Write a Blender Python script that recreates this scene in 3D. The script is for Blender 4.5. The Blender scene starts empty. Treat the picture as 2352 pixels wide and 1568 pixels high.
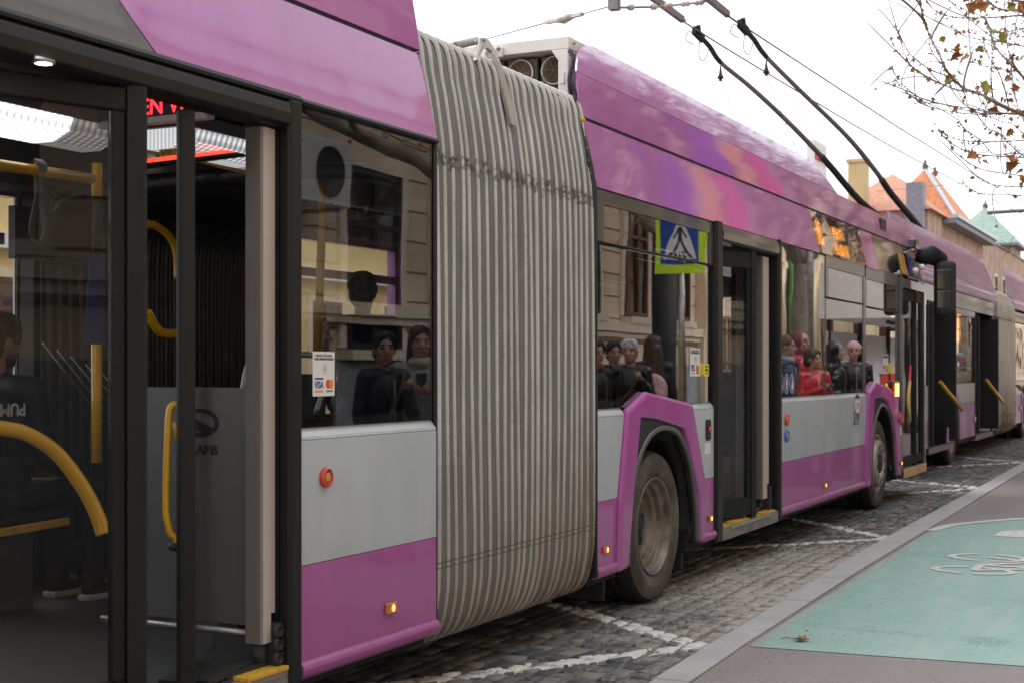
import bpy, bmesh, math, random
from mathutils import Vector, Matrix
R = math.radians
rnd = random.Random(7)
C = bpy.context.scene.collection
sc = bpy.context.scene

# ------------------------------------------------------------------ camera
FPX, TH = 3267.0, R(26.15)
cam_d = bpy.data.cameras.new('camera')
cam = bpy.data.objects.new('camera', cam_d); C.objects.link(cam)
cam.location = (0, -3.09, 1.46)
cam.rotation_euler = (R(90), 0, TH - R(90))
cam_d.sensor_width = 36; cam_d.lens = 36 * FPX / 2352
cam_d.shift_y = 64 / 2352
cam_d.clip_start = 0.05; cam_d.clip_end = 2000
cam_d.dof.use_dof = True; cam_d.dof.focus_distance = 7.6; cam_d.dof.aperture_fstop = 5.0
sc.camera = cam

def at(u, v, Y):
    """point of the photograph (2352 px wide) on the vertical plane y = Y"""
    a = (u - 1176) / FPX
    dx, dy = math.cos(TH) + a * math.sin(TH), math.sin(TH) - a * math.cos(TH)
    t = (Y + 3.09) / dy
    return Vector((t * dx, Y, 1.46 + (848 - v) / FPX * t))

# ------------------------------------------------------------------ sky and sun
SUN_EL, SUN_ROT = R(45), R(15)
w = bpy.data.worlds.new('World'); sc.world = w; w.use_nodes = True
nt = w.node_tree; bg = nt.nodes['Background']
sky = nt.nodes.new('ShaderNodeTexSky'); sky.sky_type = 'NISHITA'; sky.sun_disc = False
sky.sun_elevation = SUN_EL; sky.sun_rotation = SUN_ROT; sky.dust_density = 4
mx = nt.nodes.new('ShaderNodeMix'); mx.data_type = 'RGBA'; mx.inputs[0].default_value = 0.93
tcw = nt.nodes.new('ShaderNodeTexCoord'); mpw = nt.nodes.new('ShaderNodeMapping'); mpw.inputs['Scale'].default_value = (1, 1, 3)
nzw = nt.nodes.new('ShaderNodeTexNoise'); nzw.inputs['Scale'].default_value = 1.6; nzw.inputs['Detail'].default_value = 4
crw = nt.nodes.new('ShaderNodeValToRGB')
crw.color_ramp.elements[0].position = 0.35; crw.color_ramp.elements[0].color = (9.0, 9.5, 10.2, 1)
crw.color_ramp.elements[1].position = 0.65; crw.color_ramp.elements[1].color = (10.2, 10.6, 11.1, 1)
nt.links.new(tcw.outputs['Generated'], mpw.inputs['Vector']); nt.links.new(mpw.outputs[0], nzw.inputs['Vector'])
nt.links.new(nzw.outputs[0], crw.inputs[0])
nt.links.new(sky.outputs[0], mx.inputs[6]); nt.links.new(crw.outputs[0], mx.inputs[7])
nt.links.new(mx.outputs[2], bg.inputs['Color']); bg.inputs['Strength'].default_value = 0.115
sl = bpy.data.lights.new('sun', 'SUN'); sl.energy = 1.5; sl.angle = R(50); sl.color = (1, .97, .94)
so = bpy.data.objects.new('sun', sl); C.objects.link(so)
sd = Vector((math.cos(R(75)) * math.cos(SUN_EL), math.sin(R(75)) * math.cos(SUN_EL), math.sin(SUN_EL)))
so.rotation_euler = sd.to_track_quat('Z', 'Y').to_euler(); so.location = (0, -8, 20)
vs = sc.view_settings
sc.display_settings.display_device = 'sRGB'; vs.view_transform = 'Standard'; vs.look = 'None'; vs.exposure = 0.6; vs.gamma = 1.0
sc.cycles.use_denoising = True; sc.cycles.max_bounces = 10; sc.cycles.transparent_max_bounces = 24
sc.cycles.glossy_bounces = 5; sc.cycles.diffuse_bounces = 4; sc.cycles.sample_clamp_indirect = 6

# ------------------------------------------------------------------ materials
MATS = {}
def nodes(name):
    m = bpy.data.materials.new(name); m.use_nodes = True
    return m, m.node_tree, m.node_tree.nodes['Principled BSDF']
def N(nt, typ, **kw):
    n = nt.nodes.new(typ)
    for k, v in kw.items(): setattr(n, k, v)
    return n
def ramp(nt, inp, p0, c0, p1, c1):
    r = N(nt, 'ShaderNodeValToRGB'); e = r.color_ramp.elements
    e[0].position = p0; e[0].color = c0 if len(c0) == 4 else (*c0, 1); e[1].position = p1; e[1].color = c1 if len(c1) == 4 else (*c1, 1)
    nt.links.new(inp, r.inputs[0]); return r.outputs[0]
def noise(nt, scale, detail=4, coord='Object', stretch=None, rough=.55):
    tc = N(nt, 'ShaderNodeTexCoord'); n = N(nt, 'ShaderNodeTexNoise')
    n.inputs['Scale'].default_value = scale; n.inputs['Detail'].default_value = detail; n.inputs['Roughness'].default_value = rough
    src = tc.outputs[coord]
    if stretch:
        mp = N(nt, 'ShaderNodeMapping'); mp.inputs['Scale'].default_value = stretch
        nt.links.new(src, mp.inputs[0]); src = mp.outputs[0]
    nt.links.new(src, n.inputs['Vector']); return n.outputs[0]
def mixc(nt, fac, a, b):
    m = N(nt, 'ShaderNodeMix', data_type='RGBA')
    for i, x in ((0, fac), (6, a), (7, b)):
        if isinstance(x, (int, float)): m.inputs[i].default_value = x
        elif isinstance(x, tuple): m.inputs[i].default_value = (*x[:3], 1)
        else: nt.links.new(x, m.inputs[i])
    return m.outputs[2]
def M(nt, op, a, b=None, clamp=False):
    m = N(nt, 'ShaderNodeMath', operation=op, use_clamp=clamp)
    for i, x in enumerate((a, b)):
        if x is None: continue
        if isinstance(x, (int, float)): m.inputs[i].default_value = x
        else: nt.links.new(x, m.inputs[i])
    return m.outputs[0]
def bump(nt, b, h, strength=.3, dist=.01):
    n = N(nt, 'ShaderNodeBump'); n.inputs['Strength'].default_value = strength; n.inputs['Distance'].default_value = dist
    nt.links.new(h, n.inputs['Height']); nt.links.new(n.outputs[0], b.inputs['Normal'])
def pm(name, col, rough=.5, metal=0, coat=0, var=.12, scale=6, bmp=0, bscale=40, dirt=None, dscale=3, dlo=.5, dhi=.75, stretch=None, emit=None, spec=None, rvar=0.0):
    m, nt, b = nodes(name)
    lo = tuple(c * (1 - var) for c in col); hi = tuple(min(1, c * (1 + var)) for c in col)
    c = ramp(nt, noise(nt, scale, 5, stretch=stretch), .3, lo, .7, hi)
    if dirt:
        f = ramp(nt, noise(nt, dscale, 8, stretch=stretch, rough=.65), dlo, (0, 0, 0), dhi, (1, 1, 1)); c = mixc(nt, f, c, dirt)
    nt.links.new(c, b.inputs['Base Color'])
    b.inputs['Roughness'].default_value = rough; b.inputs['Metallic'].default_value = metal
    if rvar:
        r = M(nt, 'ADD', M(nt, 'MULTIPLY', noise(nt, scale * 2.3, 6), rvar * 2), rough - rvar); nt.links.new(r, b.inputs['Roughness'])
    if coat: b.inputs['Coat Weight'].default_value = coat; b.inputs['Coat Roughness'].default_value = .04
    if spec is not None: b.inputs['Specular IOR Level'].default_value = spec
    if bmp: bump(nt, b, noise(nt, bscale, 4, stretch=stretch), bmp)
    if emit: b.inputs['Emission Color'].default_value = (*emit[:3], 1); b.inputs['Emission Strength'].default_value = emit[3]
    MATS[name] = m; return m
def glass(name, tint, rscale=1.5, rbase=.04, wave=.012, wscale=2.0, wdist=.02):
    m, nt, b = nodes(name); out = nt.nodes['Material Output']; nt.nodes.remove(b)
    tr = N(nt, 'ShaderNodeBsdfTransparent'); tr.inputs[0].default_value = (*tint, 1)
    gl = N(nt, 'ShaderNodeBsdfGlossy'); gl.inputs['Roughness'].default_value = 0.0; gl.inputs[0].default_value = (.98, .98, .98, 1)
    ge = N(nt, 'ShaderNodeNewGeometry'); dt = N(nt, 'ShaderNodeVectorMath', operation='DOT_PRODUCT'); nt.links.new(ge.outputs['Normal'], dt.inputs[0]); nt.links.new(ge.outputs['Incoming'], dt.inputs[1])
    f = M(nt, 'ADD', M(nt, 'MULTIPLY', M(nt, 'POWER', M(nt, 'SUBTRACT', 1, M(nt, 'ABSOLUTE', dt.outputs['Value'])), 4.2), rscale), rbase, clamp=True)   # Schlick, the same from both sides of the pane
    ms = N(nt, 'ShaderNodeMixShader'); nt.links.new(f, ms.inputs[0]); nt.links.new(tr.outputs[0], ms.inputs[1]); nt.links.new(gl.outputs[0], ms.inputs[2])
    if wave:
        bp = N(nt, 'ShaderNodeBump'); bp.inputs['Strength'].default_value = wave; bp.inputs['Distance'].default_value = wdist * 10
        nt.links.new(noise(nt, wscale, 1, stretch=(1, 1, .8)), bp.inputs['Height']); nt.links.new(bp.outputs[0], gl.inputs['Normal'])
    nt.links.new(ms.outputs[0], out.inputs[0]); MATS[name] = m; return m
def emis(name, col, s, base=(.02, .02, .02)):
    m, nt, b = nodes(name); b.inputs['Base Color'].default_value = (*base, 1)
    b.inputs['Emission Color'].default_value = (*col, 1); b.inputs['Emission Strength'].default_value = s; MATS[name] = m; return m

def paint(name, col, var=.06, dirtz=None, coat=.45):
    """bus paint: clear coated, faint orange peel, road film towards the skirt"""
    m, nt, b = nodes(name)
    c = ramp(nt, noise(nt, 2.6, 6, stretch=(2.2, 1, .45), rough=.6), .3, tuple(x * (1 - var) for x in col), .7, tuple(x * (1 + var) for x in col))
    if dirtz:
        tc = N(nt, 'ShaderNodeTexCoord'); sp = N(nt, 'ShaderNodeSeparateXYZ'); nt.links.new(tc.outputs['Object'], sp.inputs[0])
        g = N(nt, 'ShaderNodeMapRange'); g.inputs['From Min'].default_value = dirtz[0]; g.inputs['From Max'].default_value = dirtz[1]
        g.inputs['To Min'].default_value = 1; g.inputs['To Max'].default_value = 0
        nt.links.new(sp.outputs[2], g.inputs[0])
        f = M(nt, 'MULTIPLY', M(nt, 'MULTIPLY', g.outputs[0], noise(nt, 7, 8, stretch=(1, 1, .35), rough=.7)), dirtz[2], clamp=True)
        c = mixc(nt, f, c, (.2, .17, .14))
    nt.links.new(c, b.inputs['Base Color'])
    b.inputs['Roughness'].default_value = .38; b.inputs['Coat Weight'].default_value = coat; b.inputs['Specular IOR Level'].default_value = .3; b.inputs['Coat Roughness'].default_value = .05; b.inputs['Coat IOR'].default_value = 1.5
    n = N(nt, 'ShaderNodeBump'); n.inputs['Strength'].default_value = .008; n.inputs['Distance'].default_value = .1
    nt.links.new(noise(nt, 2.5, 2), n.inputs['Height']); nt.links.new(n.outputs[0], b.inputs['Coat Normal'])
    MATS[name] = m; return m
paint('purple', (.40, .066, .315), dirtz=(.25, 1.0, .55))
paint('purple_roof', (.385, .098, .35), coat=1.0)
paint('silver', (.465, .51, .54), dirtz=(.3, 1.15, .5))
paint('purple_old', (.43, .23, .42), var=.2)
pm('black_trim', (.009, .009, .010), .55, var=.2, spec=.25)
pm('rubber', (.02, .02, .021), .65, bmp=.1, bscale=60, var=.25)
pm('dark_grey', (.013, .012, .0115), .42, var=.12, spec=.25)
pm('glossy_black', (.016, .015, .014), .08, coat=1, var=.1)
pm('frame_grey', (.058, .054, .049), .3, coat=.5, var=.08)
pm('interior_dark', (.018, .018, .020), .7, var=.2)
pm('interior_grey', (.10, .10, .105), .6, var=.1)
pm('ceiling', (.16, .165, .175), .5, var=.08)
pm('floor', (.05, .05, .052), .7, var=.3, scale=60, bmp=.1, bscale=120)
pm('partition', (.125, .128, .128), .35, var=.03, coat=.2)
pm('yellow', (.72, .40, .012), .35, coat=.5, var=.06)
pm('yellow_mark', (.60, .34, .03), .6, var=.15, scale=30, dirt=(.12, .09, .05), dscale=18, dlo=.55, dhi=.8)
pm('alu', (.20, .175, .16), .45, var=.04, scale=2)  # darker copy for the ribbed column face, groove shade put into the colour
pm('alu_light', (.50, .43, .385), .42, var=.03, scale=2)
pm('steel', (.42, .40, .38), .4, metal=.75, var=.15, dirt=(.16, .12, .09), dscale=9)
pm('sill_metal', (.24, .215, .19), .5, metal=.2, var=.25, scale=14, dirt=(.09, .075, .06), dscale=10, stretch=(.5, 1, 3))
pm('ac_white', (.74, .69, .62), .5, var=.06, dirt=(.35, .27, .18), dscale=5, dlo=.58, dhi=.85)
pm('fan_body', (.14, .105, .07), .6, var=.3, scale=12)
pm('fan_wire', (.30, .21, .12), .5, metal=.4, var=.3)
pm('red_plastic', (.62, .045, .03), .35, coat=.4, var=.06)
pm('blue_plastic', (.02, .16, .5), .35, coat=.4, var=.06)
pm('amber', (.55, .13, .01), .2, coat=1, var=.05)
emis('amber_lit', (1, .25, .02), 1.6)
emis('amber_hot', (1, .50, .10), 4)
emis('red_led', (1, .02, .03), .6)
emis('led_orange', (1, .33, .03), 7)
emis('lamp_white', (.93, .97, 1), 5)
emis('spot_white', (1, .93, .8), 14)
emis('red_strip', (1, .06, .03), 1.3)
pm('white', (.74, .74, .73), .45, var=.02)
pm('ink', (.02, .022, .03), .5, var=.05)
pm('ink_blue', (.02, .04, .22), .5, var=.05)
pm('sticker_yellow', (.75, .62, .04), .45, var=.05)
pm('sticker_blue', (.015, .03, .20), .4, var=.05)
pm('sticker_orange', (.80, .28, .02), .45, var=.04)
pm('sticker_red', (.72, .03, .03), .45, var=.04)
pm('tyre', (.062, .052, .044), .8, var=.3, scale=5, bmp=.15, bscale=50, dirt=(.17, .14, .11), dscale=4, dlo=.45, dhi=.8)
pm('tread', (.018, .017, .016), .85, var=.3, bmp=.3, bscale=25)
pm('rim', (.22, .175, .145), .42, metal=.45, var=.3, scale=4, dirt=(.075, .055, .042), dscale=6, dlo=.38, dhi=.75, rvar=.12)
pm('hub', (.42, .36, .31), .45, metal=.45, var=.2, dirt=(.16, .12, .09), dscale=7)
pm('well', (.014, .013, .012), .9, var=.3)
pm('brush', (.02, .019, .018), .8, var=.4, scale=80, bmp=.5, bscale=90)
glass('window_glass', (.73, .72, .71), rscale=1.5, rbase=.008, wave=.004)
glass('door_glass', (.85, .84, .83), rscale=.75, rbase=.010, wave=.005)
glass('clear_glass', (.95, .96, .95), rscale=.6, rbase=.02, wave=0)
glass('far_glass', (.62, .62, .63), rscale=1.2, rbase=.08, wave=.008)

# bellows fabric: grey-green, grime band at the gutter, seam and rust low down
def bellows_mat(name, col, grime):
    m, nt, b = nodes(name)
    c = ramp(nt, noise(nt, 5, 6, stretch=(1, 1, .5)), .3, tuple(x * .82 for x in col), .7, tuple(x * 1.12 for x in col))
    tc = N(nt, 'ShaderNodeTexCoord'); sp = N(nt, 'ShaderNodeSeparateXYZ'); nt.links.new(tc.outputs['Object'], sp.inputs[0])
    z = M(nt, 'ADD', sp.outputs[2], M(nt, 'MULTIPLY', M(nt, 'SUBTRACT', noise(nt, 34, 5), .5), .16))
    def band(zc, hw):
        return M(nt, 'SUBTRACT', 1, M(nt, 'DIVIDE', M(nt, 'ABSOLUTE', M(nt, 'SUBTRACT', z, zc)), hw), clamp=True)
    f = M(nt, 'MULTIPLY', M(nt, 'MULTIPLY', band(2.405, .05), 2.2), ramp(nt, noise(nt, 28, 6), .42, (0, 0, 0), .62, (1, 1, 1)), clamp=True)
    c = mixc(nt, M(nt, 'MULTIPLY', f, .82), c, (.035, .026, .02))
    z2 = M(nt, 'ABSOLUTE', M(nt, 'SUBTRACT', M(nt, 'ABSOLUTE', M(nt, 'SUBTRACT', sp.outputs[2], .585)), .012))
    s2 = M(nt, 'LESS_THAN', z2, .0035)
    c = mixc(nt, M(nt, 'MULTIPLY', s2, .75), c, (.03, .027, .024))
    low = N(nt, 'ShaderNodeMapRange'); low.inputs['From Min'].default_value = .2; low.inputs['From Max'].default_value = 1.25; low.inputs['To Min'].default_value = 1; low.inputs['To Max'].default_value = 0
    nt.links.new(sp.outputs[2], low.inputs[0])
    g = M(nt, 'MULTIPLY', M(nt, 'MULTIPLY', low.outputs[0], noise(nt, 9, 8, stretch=(1, 1, .3), rough=.7)), grime, clamp=True)
    c = mixc(nt, g, c, (.15, .10, .06))
    rx = N(nt, 'ShaderNodeMapRange'); rx.inputs['From Min'].default_value = 6.5; rx.inputs['From Max'].default_value = 7.4; nt.links.new(sp.outputs[0], rx.inputs[0])
    g2 = M(nt, 'MULTIPLY', M(nt, 'MULTIPLY', M(nt, 'MULTIPLY', low.outputs[0], rx.outputs[0]), ramp(nt, noise(nt, 6, 8, stretch=(2, 1, .25), rough=.7), .42, (0, 0, 0), .62, (1, 1, 1))), 1.3, clamp=True)
    c = mixc(nt, g2, c, (.12, .065, .03))
    st = ramp(nt, noise(nt, 11, 8, stretch=(2.5, 1, .12), rough=.7), .52, (0, 0, 0), .72, (.55, .55, .55)); c = mixc(nt, st, c, tuple(x * .45 for x in col))
    nt.links.new(c, b.inputs['Base Color']); b.inputs['Roughness'].default_value = .6
    bump(nt, b, noise(nt, 60, 4), .12, .004); MATS[name] = m
bellows_mat('pleat', (.15, .157, .152), 1.0)
bellows_mat('bellow_rib', (.55, .525, .49), 1.2)
pm('bellow_inner', (.055, .056, .058), .3, var=.2)

# ------------------------------------------------------------------ mesh helpers
class MB:
    def __init__(s): s.v = []; s.f = []; s.mi = []; s.sm = []; s.k = 0
    def add(s, vs, fs, smooth=False):
        o = len(s.v); s.v += [tuple(p) for p in vs]
        for f in fs: s.f.append([o + i for i in f]); s.mi.append(s.k); s.sm.append(smooth)
        return s
    def box(s, x0, x1, y0, y1, z0, z1):
        vs = [(x, y, z) for x in (x0, x1) for y in (y0, y1) for z in (z0, z1)]
        return s.add(vs, [(0, 1, 3, 2), (4, 6, 7, 5), (0, 4, 5, 1), (2, 3, 7, 6), (0, 2, 6, 4), (1, 5, 7, 3)])
    def obox(s, p0, p1, wd, ht, up=(0, 0, 1)):
        p0, p1 = Vector(p0), Vector(p1); d = (p1 - p0).normalized(); u = Vector(up)
        if abs(d.dot(u)) > .99: u = Vector((0, 1, 0))
        a = d.cross(u).normalized(); b = a.cross(d)
        vs = [q + a * (i * wd / 2) + b * (j * ht / 2) for q in (p0, p1) for i, j in ((-1, -1), (1, -1), (1, 1), (-1, 1))]
        return s.add(vs, [(3, 2, 1, 0), (4, 5, 6, 7), (0, 1, 5, 4), (1, 2, 6, 5), (2, 3, 7, 6), (3, 0, 4, 7)])
    def prism_y(s, poly, y0, y1):
        n = len(poly); vs = [(x, y0, z) for x, z in poly] + [(x, y1, z) for x, z in poly]
        return s.add(vs, [tuple(range(n)), tuple(range(2 * n - 1, n - 1, -1))] + [(i, i + n, (i + 1) % n + n, (i + 1) % n) for i in range(n)])
    def prism_x(s, poly, x0, x1):
        n = len(poly); vs = [(x0, y, z) for y, z in poly] + [(x1, y, z) for y, z in poly]
        return s.add(vs, [tuple(range(n - 1, -1, -1)), tuple(range(n, 2 * n))] + [(i, (i + 1) % n, (i + 1) % n + n, i + n) for i in range(n)])
    def prism_z(s, poly, z0, z1):
        n = len(poly); vs = [(x, y, z0) for x, y in poly] + [(x, y, z1) for x, y in poly]
        return s.add(vs, [tuple(range(n - 1, -1, -1)), tuple(range(n, 2 * n))] + [(i, (i + 1) % n, (i + 1) % n + n, i + n) for i in range(n)])
    def tube(s, pts, r, seg=8, closed=False, caps=True):
        pts = [Vector(p) for p in pts]; n = len(pts); rs = r if isinstance(r, (list, tuple)) else [r] * n
        o = len(s.v); prev = None
        for i, p in enumerate(pts):
            if closed: t = pts[(i + 1) % n] - pts[i - 1]
            else: t = pts[min(i + 1, n - 1)] - pts[max(i - 1, 0)]
            t = t.normalized() if t.length > 1e-9 else Vector((0, 0, 1))
            if prev is None:
                a = t.orthogonal().normalized()
            else:
                a = prev - t * prev.dot(t); a = a.normalized() if a.length > 1e-6 else t.orthogonal().normalized()
            prev = a; b = t.cross(a)
            for k in range(seg):
                q = p + (a * math.cos(2 * math.pi * k / seg) + b * math.sin(2 * math.pi * k / seg)) * rs[i]; s.v.append(tuple(q))
        m = n if closed else n - 1
        for i in range(m):
            j = (i + 1) % n
            for k in range(seg):
                l = (k + 1) % seg
                s.f.append([o + i * seg + k, o + i * seg + l, o + j * seg + l, o + j * seg + k]); s.mi.append(s.k); s.sm.append(True)
        if caps and not closed:
            s.f.append([o + k for k in range(seg - 1, -1, -1)]); s.f.append([o + (n - 1) * seg + k for k in range(seg)])
            s.mi += [s.k] * 2; s.sm += [False] * 2
        return s
    def lathe(s, prof, org, axis='y', seg=48, cap0=False, cap1=False):
        """prof: (radius, offset along axis)"""
        org = Vector(org); o = len(s.v)
        for r_, h in prof:
            for k in range(seg):
                c_, s_ = math.cos(2 * math.pi * k / seg) * r_, math.sin(2 * math.pi * k / seg) * r_
                q = {'y': (c_, h, s_), 'x': (h, c_, s_), 'z': (c_, s_, h)}[axis]
                s.v.append(tuple(org + Vector(q)))
        for i in range(len(prof) - 1):
            for k in range(seg):
                l = (k + 1) % seg
                s.f.append([o + i * seg + k, o + i * seg + l, o + (i + 1) * seg + l, o + (i + 1) * seg + k]); s.mi.append(s.k); s.sm.append(True)
        for fl, i in ((cap0, 0), (cap1, len(prof) - 1)):
            if fl: s.f.append([o + i * seg + k for k in range(seg)]); s.mi.append(s.k); s.sm.append(False)
        return s
    def ell(s, c, r, seg=16, rings=10, rot=None):
        c = Vector(c); o = len(s.v)
        for i in range(rings + 1):
            th = math.pi * i / rings
            for k in range(seg):
                ph = 2 * math.pi * k / seg
                q = Vector((r[0] * math.sin(th) * math.cos(ph), r[1] * math.sin(th) * math.sin(ph), r[2] * math.cos(th)))
                if rot: q = rot @ q
                s.v.append(tuple(c + q))
        for i in range(rings):
            for k in range(seg):
                l = (k + 1) % seg
                s.f.append([o + i * seg + k, o + (i + 1) * seg + k, o + (i + 1) * seg + l, o + i * seg + l]); s.mi.append(s.k); s.sm.append(True)
        return s
    def cap(s, p0, p1, r0, r1, seg=12):
        """capsule with two radii"""
        p0, p1 = Vector(p0), Vector(p1); d = (p1 - p0); L = d.length; d = d / L if L > 1e-6 else Vector((0, 0, 1))
        pts = []; rs = []
        for k in range(5):
            a = math.pi / 2 * k / 4; pts.append(p0 - d * r0 * math.cos(a)); rs.append(max(r0 * math.sin(a), r0 * .05))
        for k in range(5):
            a = math.pi / 2 * k / 4; pts.append(p1 + d * r1 * math.sin(a)); rs.append(max(r1 * math.cos(a), r1 * .05))
        return s.tube(pts, rs, seg)
    def mesh(s, name, mats):
        me = bpy.data.meshes.new(name); me.from_pydata(s.v, [], s.f)
        for m in (mats if isinstance(mats, (list, tuple)) else [mats]): me.materials.append(MATS[m] if isinstance(m, str) else m)
        me.polygons.foreach_set('material_index', s.mi); me.polygons.foreach_set('use_smooth', s.sm)
        bm = bmesh.new(); bm.from_mesh(me); bmesh.ops.recalc_face_normals(bm, faces=bm.faces[:]); bm.to_mesh(me); bm.free()
        me.update(); return me
    def build(s, name, mats, parent=None, bevel=0, solid=0, label=None):
        o = bpy.data.objects.new(name, s.mesh(name, mats)); C.objects.link(o)
        if parent is not None: o.parent = parent
        if solid:
            md = o.modifiers.new('solid', 'SOLIDIFY'); md.thickness = solid; md.offset = 0
        if bevel:
            md = o.modifiers.new('bevel', 'BEVEL'); md.width = bevel; md.segments = 2; md.limit_method = 'ANGLE'; md.angle_limit = R(35)
        if label: o['label'] = label
        return o
def tag(o, label=None, cat=None, group=None, kind=None):
    if label: o['label'] = label
    if cat: o['category'] = cat
    if group: o['group'] = group
    if kind: o['kind'] = kind
    return o
def thing(name, label, cat, loc=(0, 0, 0), rz=0, group=None):
    o = bpy.data.objects.new(name, None); C.objects.link(o); o.location = loc; o.rotation_euler.z = rz; o.empty_display_size = .2
    return tag(o, label, cat, group)
def copy_tree(o, parent=None):
    c = o.copy(); C.objects.link(c)
    if parent is not None: c.parent = parent
    for ch in [x for x in bpy.data.objects if x.parent == o]: copy_tree(ch, c)
    return c
_txt = {}
def text(name, body, size, loc, mat, parent=None, rot=(R(90), 0, 0), align='LEFT', extr=.0006, sx=1.0, bold=0):
    cu = bpy.data.curves.new(name, 'FONT'); cu.body = body; cu.size = size; cu.align_x = align; cu.extrude = extr; cu.offset = bold
    t = bpy.data.objects.new(name, cu); C.objects.link(t); bpy.context.view_layer.update()
    me = bpy.data.meshes.new_from_object(t.evaluated_get(bpy.context.evaluated_depsgraph_get()))
    bpy.data.objects.remove(t); bpy.data.curves.remove(cu)
    me.materials.clear(); me.materials.append(MATS[mat]); me.name = name
    o = bpy.data.objects.new(name, me); C.objects.link(o); o.location = loc; o.rotation_euler = rot; o.scale = (sx, 1, 1)
    if parent is not None: o.parent = parent
    return o
def lerp(a, b, t): return a + (b - a) * t
def interp(x, pts):
    if x <= pts[0][0]: return pts[0][1]
    for (a, va), (b, vb) in zip(pts, pts[1:]):
        if x <= b: return va + (vb - va) * (x - a) / (b - a) if b > a else vb
    return pts[-1][1]
def spline(pts, n=8):
    pts = [Vector(p) for p in pts]; out = []
    for i in range(len(pts) - 1):
        p0, p1, p2, p3 = pts[max(i - 1, 0)], pts[i], pts[i + 1], pts[min(i + 2, len(pts) - 1)]
        for k in range(n):
            t = k / n
            out.append(.5 * ((2 * p1) + (p2 - p0) * t + (2 * p0 - 5 * p1 + 4 * p2 - p3) * t * t + (3 * p1 - p0 - 3 * p2 + p3) * t ** 3))
    out.append(pts[-1]); return out
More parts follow.
